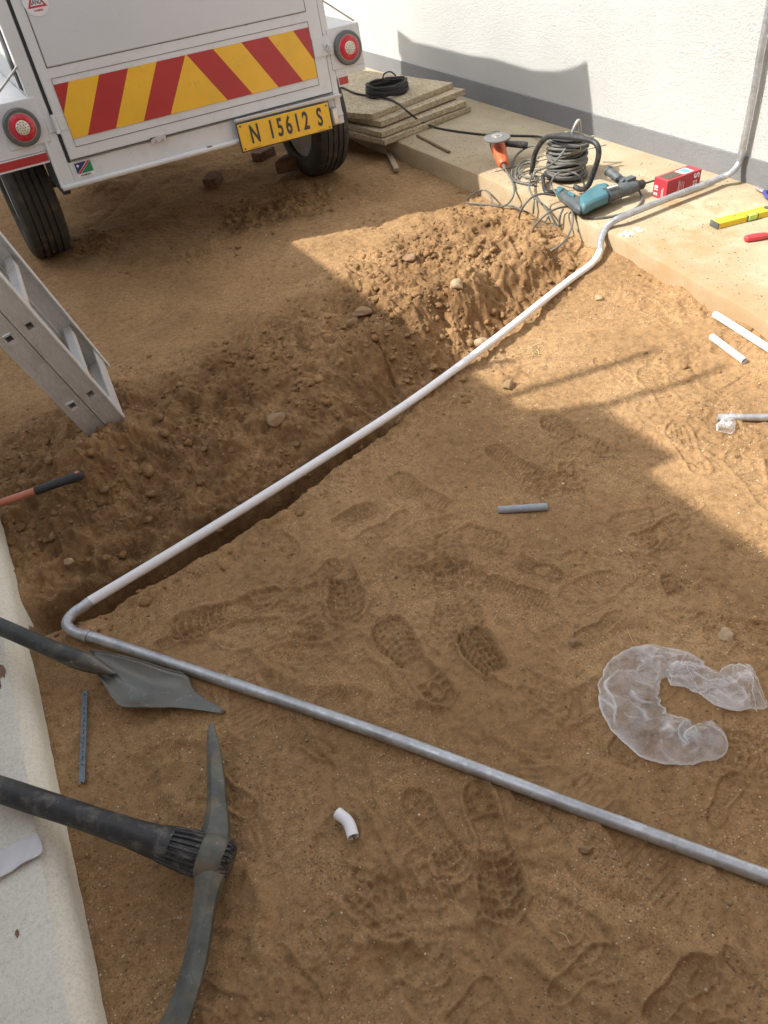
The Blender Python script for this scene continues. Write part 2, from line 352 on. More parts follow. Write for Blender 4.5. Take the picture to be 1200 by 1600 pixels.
def wall_mat(name, a, b_, st=1.):
    mt, nt, b = _nt(name); co = _coord(nt)
    c = _ramp(nt, _noise(nt, co, 2.2, 6), [(.3, a), (.7, b_)])
    nt.links.new(c, b.inputs['Base Color']); b.inputs['Roughness'].default_value = .85; b.inputs['Specular IOR Level'].default_value = .25
    _bump(nt, b, [(_noise(nt, co, 55, 5, .65), 0.7 * st, .007), (_noise(nt, co, 110, 4, .8), .9 * st, .005)])
wall_mat('wall_paint', (.475, .478, .465), (.525, .528, .515))
wall_mat('plinth_paint', (.175, .178, .182), (.215, .218, .222), .7)
wall_mat('house_paint', (.66, .65, .62), (.7, .69, .66))

def board_mat():
    mt, nt, b = _nt('chipboard'); co = _coord(nt)
    v = nt.nodes.new('ShaderNodeTexVoronoi'); v.inputs['Scale'].default_value = 130
    mp = nt.nodes.new('ShaderNodeMapping'); mp.inputs['Scale'].default_value = (1, .5, 1); nt.links.new(co, mp.inputs[0]); nt.links.new(mp.outputs[0], v.inputs['Vector'])
    s = nt.nodes.new('ShaderNodeSeparateColor'); nt.links.new(v.outputs['Color'], s.inputs[0])
    c = _ramp(nt, s.outputs[0], [(.0, (.34, .27, .17)), (.5, (.46, .38, .26)), (1., (.56, .48, .34))])
    c = _mix(nt, 1., c, _ramp(nt, _noise(nt, co, 6, 5), [(.3, (.78, .76, .74)), (.7, (1.05, 1.05, 1.05))]), 'MULTIPLY')
    nt.links.new(c, b.inputs['Base Color']); b.inputs['Roughness'].default_value = .85
    _bump(nt, b, [(s.outputs[0], .5, .0015), (_noise(nt, co, 200, 4), .5, .001)])
board_mat()

def galv_mat(name, a, b_, rough=.42, spec_scale=60):
    mt, nt, b = _nt(name); co = _coord(nt)
    v = nt.nodes.new('ShaderNodeTexVoronoi'); v.inputs['Scale'].default_value = spec_scale * 2; nt.links.new(co, v.inputs['Vector'])
    s = nt.nodes.new('ShaderNodeSeparateColor'); nt.links.new(v.outputs['Color'], s.inputs[0])
    c1 = _ramp(nt, s.outputs[0], [(0, a), (1, b_)])
    c2 = _ramp(nt, _noise(nt, co, 14, 6, .7), [(.35, (.72, .71, .70)), (.6, (1, 1, 1))])
    c = _mix(nt, 1., c1, c2, 'MULTIPLY')
    du = _ramp(nt, _noise(nt, co, 35, 7, .7), [(.58, (0, 0, 0)), (.72, (.6, .6, .6))])
    c = _mix(nt, du, c, (.30, .25, .19))
    nt.links.new(c, b.inputs['Base Color']); b.inputs['Metallic'].default_value = .75
    rr = nt.nodes.new('ShaderNodeMapRange'); rr.inputs['To Min'].default_value = rough * .8; rr.inputs['To Max'].default_value = rough * 1.35
    nt.links.new(s.outputs[1], rr.inputs[0]); nt.links.new(rr.outputs[0], b.inputs['Roughness'])
    _bump(nt, b, [(_noise(nt, co, 120, 4), .25, .0008)])
galv_mat('galvanised', (.47, .49, .52), (.56, .58, .61))
def alu_mat():
    mt, nt, b = _nt('aluminium'); co = _coord(nt)
    # long fine scratches along the stile
    mp = nt.nodes.new('ShaderNodeMapping'); mp.inputs['Rotation'].default_value = (0, R(-16), 0); mp.inputs['Scale'].default_value = (1, 1, .03)
    nt.links.new(co, mp.inputs[0])
    s = _noise(nt, mp.outputs[0], 260, 4, .7)
    c = _ramp(nt, s, [(.3, (.60, .61, .61)), (.7, (.78, .79, .79))])
    du = _ramp(nt, _noise(nt, co, 16, 7, .7), [(.52, (0, 0, 0)), (.75, (.45, .45, .45))])
    c = _mix(nt, du, c, (.33, .29, .23))
    nt.links.new(c, b.inputs['Base Color']); b.inputs['Metallic'].default_value = .25
    rr = nt.nodes.new('ShaderNodeMapRange'); rr.inputs['To Min'].default_value = .35; rr.inputs['To Max'].default_value = .6
    nt.links.new(s, rr.inputs[0]); nt.links.new(rr.outputs[0], b.inputs['Roughness'])
    _bump(nt, b, [(s, .2, .0006)])
alu_mat()
plain('trailer_white', (.66, .67, .675), .38, 0, .04, 5, .06, 60, dirt=.32, dcol=(.42, .38, .32), ds=13, scr=.3, scol=(.30, .28, .25), ss=5)
plain('trailer_panel', (.60, .615, .63), .33, 0, .03, 3, .03, 40, dirt=.15, dcol=(.42, .40, .36), ds=6, scr=.18, scol=(.40, .39, .37), ss=4)
plain('seam', (.07, .07, .065), .8, var=.3)
plain('rust', (.20, .12, .07), .8, var=.4, vs=90)
plain('dark_gap', (.035, .037, .04), .8)
plain('reflex_yellow', (.80, .46, .035), .35, 0, .06, 8, dirt=.18, dcol=(.45, .27, .06), ds=14, scr=.5, scol=(.35, .22, .08), ss=7)
plain('reflex_red', (.42, .035, .035), .35, 0, .08, 8, dirt=.18, dcol=(.25, .06, .05), ds=14, scr=.4, scol=(.2, .05, .05), ss=7)
plain('plate_yellow', (.80, .47, .03), .4, 0, .06, 30, dirt=.25, dcol=(.42, .26, .08), ds=40)
plain('plate_ink', (.05, .05, .045), .6)
plain('tyre_rubber', (.045, .043, .040), .8, 0, .2, 30, .5, 180, dirt=.55, dcol=(.16, .115, .07), ds=14)
plain('rim_paint', (.42, .41, .38), .5, dirt=.4)
plain('black_plastic', (.028, .029, .031), .5, 0, .25, 40, .3, 250, dirt=.40, dcol=(.17, .14, .10), ds=35)
plain('black_rubber', (.025, .025, .027), .65, 0, .2, 60, .1, 100, dirt=.2, dcol=(.14, .11, .08))
plain('lamp_bezel', (.12, .125, .12), .4, .2, dirt=.3, dcol=(.2, .18, .14))
plain('lamp_grey', (.30, .29, .27), .4, .2)
plain('lens_red', (.52, .03, .045), .18, var=.25, vs=60)
plain('lens_clear', (.72, .66, .55), .25, var=.3, vs=160)
plain('sticker_white', (.75, .75, .74), .4, var=.03)
plain('flag_blue', (.03, .035, .13), .4); plain('flag_green', (.02, .22, .10), .4); plain('flag_red', (.5, .03, .06), .4)
plain('pvc_white', (.86, .87, .90), .35, 0, .02, 12, .05, 90, dirt=.14, dcol=(.50, .42, .32), ds=22)
plain('grey_pvc', (.30, .33, .38), .5, 0, .1, 40, dirt=.3, dcol=(.35, .27, .18), ds=60)
plain('shovel_steel', (.120, .122, .108), .30, .45, .18, 9, .15, 120, dirt=.45, dcol=(.20, .165, .12), ds=12, scr=.7, scol=(.34, .34, .33), ss=16)
plain('shovel_shaft', (.040, .046, .046), .5, 0, .25, 20, .25, 150, dirt=.62, dcol=(.15, .14, .11), ds=22, scr=.7, scol=(.2, .2, .19), ss=20)
plain('pick_steel', (.115, .122, .105), .5, .3, .3, 25, .5, 140, dirt=.75, dcol=(.24, .19, .135), ds=22, scr=.7, scol=(.34, .33, .30), ss=22)
plain('pick_handle', (.030, .031, .033), .48, 0, .3, 40, .45, 160, dirt=.60, dcol=(.20, .185, .155), ds=38, scr=.7, scol=(.20, .20, .19), ss=24)
plain('saw_steel', (.13, .17, .20), .45, .3, .3, 90, dirt=.3, dcol=(.2, .17, .12))
plain('orange_plastic', (.60, .13, .045), .45, 0, .15, 30, dirt=.3, dcol=(.35, .20, .12), ds=40)
plain('tool_orange', (.48, .16, .09), .5, 0, .15, 30, dirt=.4, dcol=(.3, .2, .14), ds=30)
plain('teal_plastic', (.05, .16, .195), .48, 0, .12, 30, .2, 160, dirt=.4, dcol=(.26, .26, .21), ds=24)
plain('charcoal_plastic', (.075, .09, .095), .5, 0, .2, 30, .2, 160, dirt=.5, dcol=(.22, .20, .15), ds=24)
plain('cable_grey', (.13, .13, .12), .6, 0, .2, 60, dirt=.5, dcol=(.25, .20, .13), ds=30)
plain('disc_grey', (.15, .15, .145), .8, 0, .2, 150, .4, 300)
plain('bare_steel', (.45, .44, .42), .4, .7, .15, 60)
plain('carton_red', (.40, .035, .05), .45, 0, .08, 20, .05, 80, dirt=.12, dcol=(.4, .2, .15))
plain('carton_dark', (.085, .075, .055), .6); plain('carton_blue', (.10, .32, .55), .45); plain('print_white', (.75, .72, .70), .5)
plain('level_yellow', (.70, .50, .02), .4, 0, .08, 20, dirt=.25, dcol=(.4, .3, .15), ds=40)
plain('vial_green', (.45, .65, .10), .12); plain('neon_plastic', (.45, .62, .10), .4)
plain('wood_strip', (.36, .28, .19), .8, 0, .2, 60, .4, 160)
plain('brick', (.20, .12, .08), .9, 0, .3, 40, .7, 120, dirt=.4, dcol=(.27, .19, .12), ds=18)
plain('rock', (.27, .175, .095), .9, 0, .25, 35, .8, 130, dirt=.4, dcol=(.25, .16, .08), ds=20)
plain('rock_pale', (.38, .28, .17), .9, 0, .2, 45, .8, 150, dirt=.3, dcol=(.3, .2, .11), ds=20)
plain('paper', (.66, .67, .69), .7, 0, .03, 10, .1, 60)
plain('straw', (.52, .42, .22), .8, 0, .2, 50)
plain('screwdriver_red', (.55, .05, .06), .3, 0, .1, 30); plain('plier_blue', (.05, .06, .25), .4)
plain('roof_sheet', (.30, .30, .31), .5, .3)
plain('canvas', (.30, .31, .29), .8, 0, .1, 20, .3, 200)
def grit_mat():
    mt, nt, b = _nt('grit')
    a = nt.nodes.new('ShaderNodeAttribute'); a.attribute_name = 'tone'
    c = _ramp(nt, a.outputs['Fac'], [(0, (.17, .10, .05)), (.55, (.29, .19, .10)), (.85, (.44, .34, .22)), (1, (.66, .58, .44))])
    nt.links.new(c, b.inputs['Base Color']); b.inputs['Roughness'].default_value = .8
grit_mat()
def bag_mat():
    mt = bpy.data.materials.new('clear_film'); mt.use_nodes = True; MATS['clear_film'] = mt; nt = mt.node_tree; nt.nodes.clear()
    co = _coord(nt); out = nt.nodes.new('ShaderNodeOutputMaterial')
    tr = nt.nodes.new('ShaderNodeBsdfTransparent'); tr.inputs[0].default_value = (.97, .97, .97, 1)
    pr = nt.nodes.new('ShaderNodeBsdfPrincipled'); pr.inputs['Base Color'].default_value = (.90, .90, .91, 1); pr.inputs['Roughness'].default_value = .13
    tl = nt.nodes.new('ShaderNodeBsdfTranslucent'); tl.inputs[0].default_value = (.8, .8, .82, 1)
    m1 = nt.nodes.new('ShaderNodeMixShader'); m1.inputs[0].default_value = .35; nt.links.new(pr.outputs[0], m1.inputs[1]); nt.links.new(tl.outputs[0], m1.inputs[2])
    mx = nt.nodes.new('ShaderNodeMixShader')
    ca_ = nt.nodes.new('ShaderNodeAttribute'); ca_.attribute_name = 'crease'
    wr1 = _ramp(nt, ca_.outputs['Fac'], [(0, (.07, .07, .07)), (.2, (.20, .20, .20)), (.5, (.62, .62, .62)), (1, (1., 1., 1.))])
    wr2 = _ramp(nt, _noise(nt, co, 30, 3, .5, .3), [(.40, (0, 0, 0)), (.5, (.05, .05, .05)), (.62, (.16, .16, .16))])
    wr = _mix(nt, 1., wr1, wr2, 'ADD')
    lw = nt.nodes.new('ShaderNodeLayerWeight'); lw.inputs[0].default_value = .35
    ad = nt.nodes.new('ShaderNodeMath'); ad.operation = 'MULTIPLY_ADD'; ad.use_clamp = True; ad.inputs[1].default_value = .18
    nt.links.new(lw.outputs['Facing'], ad.inputs[0]); nt.links.new(wr, ad.inputs[2])
    nt.links.new(ad.outputs[0], mx.inputs[0]); nt.links.new(tr.outputs[0], mx.inputs[1]); nt.links.new(m1.outputs[0], mx.inputs[2]); nt.links.new(mx.outputs[0], out.inputs[0])
    _bump(nt, pr, [(_noise(nt, co, 22, 4, .5, .5), .9, .008)])
bag_mat()
M = MATS

# ------------------------------------------------------------------ mesh builder
def catmull(pts, n=8):
    P = [Vector(p) for p in pts]; P = [P[0] * 2 - P[1]] + P + [P[-1] * 2 - P[-2]]; out = []
    for i in range(1, len(P) - 2):
        a, b, c, d = P[i - 1:i + 3]
        for k in range(n):
            t = k / n
            out.append(.5 * ((2 * b) + (c - a) * t + (2 * a - 5 * b + 4 * c - d) * t * t + (3 * b - a - 3 * c + d) * t ** 3))
    out.append(P[-2]); return out
def frames(pts):
    T = []
    for i in range(len(pts)):
        a = pts[max(0, i - 1)]; b = pts[min(len(pts) - 1, i + 1)]; T.append((b - a).normalized())
    n = T[0].orthogonal().normalized()
    if abs(T[0].z) < .9: n = (Vector((0, 0, 1)) - T[0] * T[0].z).normalized()
    N = [n]
    for i in range(1, len(T)):
        n = N[-1] - T[i] * N[-1].dot(T[i]); N.append(n.normalized())
    return T, N
class MB:
    def __init__(s): s.v = []; s.f = []; s.m = []; s.cur = 0
    def add(s, vs, fs):
        o = len(s.v); s.v += [tuple(v) for v in vs]; s.f += [tuple(i + o for i in f) for f in fs]; s.m += [s.cur] * len(fs); return s
    def mat(s, i): s.cur = i; return s
    def box(s, c, d, X=(1, 0, 0), Y=(0, 1, 0), Z=(0, 0, 1)):
        c = Vector(c); X, Y, Z = Vector(X) * d[0] / 2, Vector(Y) * d[1] / 2, Vector(Z) * d[2] / 2
        vs = [c + X * i + Y * j + Z * k for i in (-1, 1) for j in (-1, 1) for k in (-1, 1)]
        return s.add(vs, [(0, 1, 3, 2), (4, 6, 7, 5), (0, 4, 5, 1), (2, 3, 7, 6), (0, 2, 6, 4), (1, 5, 7, 3)])
    def bx(s, x0, x1, y0, y1, z0, z1): return s.box(((x0 + x1) / 2, (y0 + y1) / 2, (z0 + z1) / 2), (x1 - x0, y1 - y0, z1 - z0))
    def hexa(s, b, t):
        """8 points: bottom loop, top loop"""
        return s.add(list(b) + list(t), [(3, 2, 1, 0), (4, 5, 6, 7), (0, 1, 5, 4), (1, 2, 6, 5), (2, 3, 7, 6), (3, 0, 4, 7)])
    def prism(s, poly, off):
        off = Vector(off); n = len(poly); P = [Vector(p) for p in poly]
        return s.add(P + [p + off for p in P], [tuple(range(n))[::-1], tuple(range(n, 2 * n))] + [(i, (i + 1) % n, n + (i + 1) % n, n + i) for i in range(n)])
    def tube(s, pts, r, seg=14, smooth=0, caps=True, sec=None, flat=1.):
        pts = [Vector(p) for p in pts]
        rr = r if hasattr(r, '__len__') else [r] * len(pts)
        if smooth:
            q = catmull(pts, smooth); rr = list(np.interp(np.linspace(0, len(pts) - 1, len(q)), range(len(pts)), rr)); pts = q
        T, N = frames(pts); vs = []
        for p, t, n, ra in zip(pts, T, N, rr):
            b = t.cross(n)
            for k in range(seg):
                a = 2 * math.pi * k / seg; q = sec(a) if sec else 1.
                vs.append(p + (n * math.cos(a) * flat + b * math.sin(a)) * ra * q)
        fs = [(i * seg + k, i * seg + (k + 1) % seg, (i + 1) * seg + (k + 1) % seg, (i + 1) * seg + k) for i in range(len(pts) - 1) for k in range(seg)]
        if caps: fs += [tuple(range(seg))[::-1], tuple(range((len(pts) - 1) * seg, len(pts) * seg))]
        return s.add(vs, fs)
    def lathe(s, c, axis, prof, seg=32, closed=False):
        """prof: (distance along axis, radius)"""
        c = Vector(c); ax = Vector(axis).normalized(); n = ax.orthogonal().normalized(); b = ax.cross(n); vs = []; fs = []
        for h, r in prof:
            for k in range(seg):
                a = 2 * math.pi * k / seg; vs.append(c + ax * h + (n * math.cos(a) + b * math.sin(a)) * r)
        m_ = len(prof)
        for i in range(m_ if closed else m_ - 1):
            j = (i + 1) % m_
            for k in range(seg): fs.append((i * seg + k, i * seg + (k + 1) % seg, j * seg + (k + 1) % seg, j * seg + k))
        if not closed: fs += [tuple(range(seg))[::-1], tuple(range((m_ - 1) * seg, m_ * seg))]
        return s.add(vs, fs)
    def grid(s, P, flip=False):
        """P: rows of points"""
        n, m_ = len(P), len(P[0]); vs = [p for row in P for p in row]
        fs = [(i * m_ + j, i * m_ + j + 1, (i + 1) * m_ + j + 1, (i + 1) * m_ + j) for i in range(n - 1) for j in range(m_ - 1)]
        if flip: fs = [f[::-1] for f in fs]
        return s.add(vs, fs)
    def build(s, name, mats, parent=None, bevel=0, smooth=True, solid=0, sub=0, ang=35):
        off = Vector((0, 0, 0)); p = parent
        while p is not None: off += Vector(p.location); p = p.parent
        me = bpy.data.meshes.new(name)
        me.from_pydata([tuple(Vector(v) - off) for v in s.v], [], s.f)
        if not isinstance(mats, (list, tuple)): mats = [mats]
        for x in mats: me.materials.append(M[x])
        me.polygons.foreach_set('material_index', s.m)
        me.validate(); me.update()
        import bmesh
        bm = bmesh.new(); bm.from_mesh(me); bmesh.ops.recalc_face_normals(bm, faces=bm.faces); bm.to_mesh(me); bm.free()
        if smooth: me.shade_smooth(); me.set_sharp_from_angle(angle=R(ang))
        o = bpy.data.objects.new(name, me); C.objects.link(o)
        if parent: o.parent = parent
        if solid: md = o.modifiers.new('solid', 'SOLIDIFY'); md.thickness = solid; md.offset = 0
        if bevel:
            md = o.modifiers.new('bevel', 'BEVEL'); md.width = bevel; md.segments = 2; md.limit_method = 'ANGLE'; md.angle_limit = R(35); md.harden_normals = False
        if sub: md = o.modifiers.new('sub', 'SUBSURF'); md.levels = sub; md.render_levels = sub
        return o
def tag(o, label=None, cat=None, group=None, kind=None):
    if label: o['label'] = label
    if cat: o['category'] = cat
    if group: o['group'] = group
    if kind: o['kind'] = kind
    return o
def thing(name, label, cat, loc, group=None):
    o = bpy.data.objects.new(name, None); C.objects.link(o); o.location = loc; o.empty_display_size = .05
    return tag(o, label, cat, group)
def text(name, s_, mat, parent, frame, size, sx=1., bold=0., depth=.0006, align='CENTER', sp=1.):
    """frame: origin, right, up (world)"""
    cu = bpy.data.curves.new(name, 'FONT'); cu.body = s_; cu.size = size; cu.align_x = align; cu.align_y = 'CENTER'; cu.offset = bold; cu.extrude = depth; cu.resolution_u = 4; cu.space_character = sp
    to = bpy.data.objects.new('tmp', cu); C.objects.link(to); bpy.context.view_layer.update()
    me = bpy.data.meshes.new_from_object(to.evaluated_get(bpy.context.evaluated_depsgraph_get()))
    bpy.data.objects.remove(to); me.name = name
    o0, rt, u = (Vector(q) for q in frame); rt.normalize(); u.normalize(); nn = rt.cross(u)
    mt = Matrix((rt * sx, u, nn)).transposed().to_4x4(); mt.translation = o0 
    me.transform(mt)
    off = Vector((0, 0, 0)); p = parent
    while p is not None: off += Vector(p.location); p = p.parent
    me.transform(Matrix.Translation(-off)); me.materials.clear(); me.materials.append(M[mat])
    o = bpy.data.objects.new(name, me); C.objects.link(o); o.parent = parent; return o

# ================================================================== SETTING
def graded(segs):
    out = [segs[0][0]]
    for a, b, st0, st1 in segs:
        x = a; n = max(1, int(round((b - a) / ((st0 + st1) / 2)))); w = np.linspace(st0, st1, n); w = w / w.sum() * (b - a)
        for q in w: x += q; out.append(x)
    return np.array(out)
gx = graded([(-60, -4, 14, 1.5), (-4, -.8, 1., .06), (-.8, -.36, .05, .006), (-.36, 1.2, .0027, .0030), (1.2, 2.26, .0040, .005), (2.26, 3.2, .03, .1), (3.2, 60, .5, 14)])
gy = graded([(-60, -3, 14, 1.), (-3, 0., .8, .01), (0., 1.35, .0025, .0030), (1.35, 2.6, .0036, .0050), (2.6, 4.3, .0062, .010), (4.3, 6, .012, .03), (6, 60, .3, 14)])
GX, GY = np.meshgrid(gx, gy, indexing='ij')
H, RG = terrain(GX.ravel(), GY.ravel())
far = sstep(3., 6., np.hypot(GX.ravel(), GY.ravel() - 2.5)); H = H * (1 - far)
nx, ny = len(gx), len(gy)
co = np.empty((nx * ny, 3), np.float32); co[:, 0] = GX.ravel(); co[:, 1] = GY.ravel(); co[:, 2] = H
idx = np.arange(nx * ny).reshape(nx, ny)
q = np.stack([idx[:-1, :-1], idx[1:, :-1], idx[1:, 1:], idx[:-1, 1:]], -1).reshape(-1, 4)
me = bpy.data.meshes.new('ground')
me.vertices.add(nx * ny); me.vertices.foreach_set('co', co.ravel())
me.loops.add(q.size); me.loops.foreach_set('vertex_index', q.ravel().astype(np.int32))
me.polygons.add(len(q)); me.polygons.foreach_set('loop_start', np.arange(0, q.size, 4, dtype=np.int32))
me.polygons.foreach_set('loop_total', np.full(len(q), 4, np.int32)); me.update(calc_edges=True)
at_ = me.attributes.new('rough', 'FLOAT', 'POINT'); at_.data.foreach_set('value', (np.clip(RG - .3, 0, 1) * 1.4).clip(0, 1).astype(np.float32))
me.shade_smooth(); me.materials.append(M['soil'])
ground = bpy.data.objects.new('ground', me); C.objects.link(ground); tag(ground, kind='structure')

# concrete path along the wall: irregular front edge
def slab_strip(name, ys, xf, x_back, ztop, zbot, matn, round_=.012, nseg=1):
    b = MB(); rows = []
    for y, x in zip(ys, xf):
        sgn = 1 if x_back > x else -1
        rows.append([Vector((x + sgn * .004, y, zbot)), Vector((x, y, ztop - round_ * 1.6)), Vector((x + sgn * round_ * .35, y, ztop - round_ * .4)), Vector((x + sgn * round_ * 1.3, y, ztop)), Vector((x_back, y, ztop)), Vector((x_back, y, zbot))])
    b.grid(rows); return b
ys = np.concatenate([[-8, -3], np.arange(-1, 6, .03), [7, 9]])
xe = np.interp(ys, [-8, .9, 1.31, 2.14, 3.04, 3.87, 9], [1.98, 2.00, 2.07, 2.19, 2.215, 2.215, 2.20]) + .006 * fbm(ys, ys * 0, .15, 4, 1)
o = slab_strip('concrete_path', ys, xe, 3.0, .10, -.12, 'path_concrete').build('concrete_path', 'path_concrete'); tag(o, kind='structure')
tn = MB().box((2.60, 3.02, .1012), (.62, .004, .0025), X=(.985, -.17, 0), Y=(.17, .985, 0)).build('path_joint', 'seam'); tag(tn, kind='structure')
# pale apron of the house on the left, rounded nosing
ys2 = np.concatenate([[-8, -3], np.arange(-1, 3.2, .03), [5, 9]])
xe2 = -.334 + .052 * (ys2 - .6) + .0022 * fbm(ys2, ys2 * 0, .10, 4, 2)
b = MB(); rows = []
for y, x in zip(ys2, xe2):
    rows.append([Vector((x + .004, y, -.35)), Vector((x, y, .045)), Vector((x - .008, y, .062)), Vector((x - .022, y, .074)), Vector((x - .030, y, .078)), Vector((x - .032, y, .0815))])
b.grid(rows); rows = []
b.mat(1)
for y, x in zip(ys2, xe2):
    rows.append([Vector((x - .032, y, .0815)), Vector((x - .045, y, .083)), Vector((x - .3, y, .083)), Vector((-1.3, y, .084)), Vector((-1.3, y, -.35))])
b.grid(rows); o = b.build('concrete_apron', ['edge_concrete', 'apron_concrete'], ang=60); tag(o, kind='structure')

# boundary wall with grey painted plinth
XW = 2.962
w = thing('boundary_wall', 'white rough plastered wall with a grey painted base behind the tools', 'wall', (XW, 2, 0))
MB().bx(XW, XW + .23, -9, 11, -.1, 2.3).build('wall_face', 'wall_paint', w)
MB().bx(XW - .008, XW + .1, -9, 11, -.1, .202).build('plinth', 'plinth_paint', w, bevel=.003)
MB().bx(XW - .03, XW + .26, -9, 11, 2.303, 2.36).build('coping', 'house_paint', w)

# house on the left, outside the picture: it throws the big shade
h_ = thing('house', 'plastered flat roofed house whose roof edge shades the yard', 'house', (-1.3, 2, 0))
MB().bx(-6, -1.3, -9, 9, -.1, 2.25).build('wall', 'house_paint', h_)
MB().bx(-6.2, -1.12, 2.13, 9.3, 2.26, 2.385).bx(-6.2, -1.12, -9.3, 2.126, 2.26, 2.46).build('roof', 'roof_sheet', h_)
MB().bx(-1.3, 2.7, -4, -.95, -.1, 4.2).build('added_sky_block', 'brick', h_)  # added block behind the camera, cuts off sky light to give the shade direction
MB().bx(-1.5, -1.12, 1.885, 2.235, 2.462, 2.572).build('added_shadow_box', 'house_paint', h_)  # guessed box out of view, added to throw the notch in the shade edge
for ya, yb, za, zb in ((1.60 + .31 * 2.39, 1.53 + .31 * 2.93, 2.38, 2.93), (1.39 + .31 * 2.51, 1.32 + .31 * 3.026, 2.45, 3.026)):  # guessed posts out of view, added to throw two thin bar shadows
    MB().tube([(-1.12, ya, za - .1), (-1.12, yb, zb)], .016).build('added_shadow_post', 'galvanised', h_)

# ================================================================== GRIT, CLODS (uncountable)
def ico():
    t = (1 + 5 ** .5) / 2
    v = np.array([(-1, t, 0), (1, t, 0), (-1, -t, 0), (1, -t, 0), (0, -1, t), (0, 1, t), (0, -1, -t), (0, 1, -t), (t, 0, -1), (t, 0, 1), (-t, 0, -1), (-t, 0, 1)], float); v /= np.linalg.norm(v[0])
    f = np.array([(0, 11, 5), (0, 5, 1), (0, 1, 7), (0, 7, 10), (0, 10, 11), (1, 5, 9), (5, 11, 4), (11, 10, 2), (10, 7, 6), (7, 1, 8), (3, 9, 4), (3, 4, 2), (3, 2, 6), (3, 6, 8), (3, 8, 9), (4, 9, 5), (2, 4, 11), (6, 2, 10), (8, 6, 7), (9, 8, 1)])
    return v, f
def ico2(n=1):
    v, f = ico()
    for _ in range(n):
        v = list(map(tuple, v)); cache = {}; nf = []
        def mid(a, b):
            k = (min(a, b), max(a, b))
            if k not in cache:
                p = (np.array(v[a]) + np.array(v[b])) / 2; v.append(tuple(p / np.linalg.norm(p))); cache[k] = len(v) - 1
            return cache[k]
        for a, b, c in f:
            ab, bc, ca = mid(a, b), mid(b, c), mid(c, a); nf += [(a, ab, ca), (b, bc, ab), (c, ca, bc), (ab, bc, ca)]
        f = np.array(nf); v = np.array(v)
    return v, f
def scatter(name, pos, rad, mat, rng, lvl=0, tone=None, smooth=False, sq=.7, sink=.25, amp=.25):
    V, Fc = ico2(lvl); n = len(pos); nv = len(V)
    sc3 = rad[:, None] * (1 + rng.uniform(-.3, .35, (n, 3))); sc3[:, 2] *= sq
    ang = rng.uniform(0, 6.28, n); ca, sa = np.cos(ang), np.sin(ang)
    P = V[None] * (1 + rng.uniform(-amp, amp, (n, nv, 1))) 
    P = P * sc3[:, None]
    x = P[..., 0] * ca[:, None] - P[..., 1] * sa[:, None]; y = P[..., 0] * sa[:, None] + P[..., 1] * ca[:, None]
    P = np.stack([x + pos[:, 0:1], y + pos[:, 1:2], P[..., 2] + (pos[:, 2] + rad * (sq - 2 * sink))[:, None]], -1).reshape(-1, 3)
    FF = (Fc[None] + (np.arange(n) * nv)[:, None, None]).reshape(-1, 3)
    me = bpy.data.meshes.new(name); me.vertices.add(len(P)); me.vertices.foreach_set('co', P.astype(np.float32).ravel())
    me.loops.add(FF.size); me.loops.foreach_set('vertex_index', FF.ravel().astype(np.int32)); me.polygons.add(len(FF))
    me.polygons.foreach_set('loop_start', np.arange(0, FF.size, 3, dtype=np.int32)); me.polygons.foreach_set('loop_total', np.full(len(FF), 3, np.int32)); me.update(calc_edges=True)
    if tone is not None:
        a = me.attributes.new('tone', 'FLOAT', 'POINT'); a.data.foreach_set('value', np.repeat(tone, nv).astype(np.float32))
    else:
        a = me.attributes.new('rough', 'FLOAT', 'POINT'); a.data.foreach_set('value', np.full(len(P), .6, np.float32))
    if smooth: me.shade_smooth()
    me.materials.append(M[mat]); o = bpy.data.objects.new(name, me); C.objects.link(o); tag(o, kind='stuff'); return o
rng = np.random.RandomState(11)
N = 75000
px = rng.uniform(-.33, 2.2, N); py = rng.power(1.0, N) * 3.6 + .0
keep = rng.rand(N) < np.clip(1.35 - py / 3.6, .25, 1) * (.15 + .85 * sstep(-.25, .3, fbm(px, py, .25, 4, 2))); px, py = px[keep], py[keep]
hz, rg = terrain(px, py)
rad = .0011 + .0013 * rng.rand(len(px)) ** 2 + (rng.rand(len(px)) < .03) * .0022 * rng.rand(len(px))
tone = np.clip(rng.rand(len(px)) * .85 + (rng.rand(len(px)) < .10) * .35, 0, 1)
npx = 9000; qx = rng.uniform(2.0, 2.96, npx); qy = rng.uniform(1.0, 4.2, npx); kk = (qx > np.interp(qy, [.9, 1.31, 2.14, 3.04, 3.87], [2.03, 2.10, 2.21, 2.235, 2.235])) & (rng.rand(npx) < .25 + .9 * np.exp(-((qx - 2.25) / .22) ** 2) + .5 * (fbm(qx, qy, .2, 3, 1) > .15))
qx, qy = qx[kk], qy[kk]; px = np.r_[px, qx]; py = np.r_[py, qy]; hz = np.r_[hz, np.full(len(qx), .1005)]; rad = np.r_[rad, .0008 + .0022 * rng.rand(len(qx)) ** 4]; tone = np.r_[tone, .4 + .5 * rng.rand(len(qx))]
g_ = scatter('grit', np.stack([px, py, hz], -1), rad, 'grit', rng, 0, tone); tag(g_, 'small sandy grit scattered over the brown earth', 'grit')
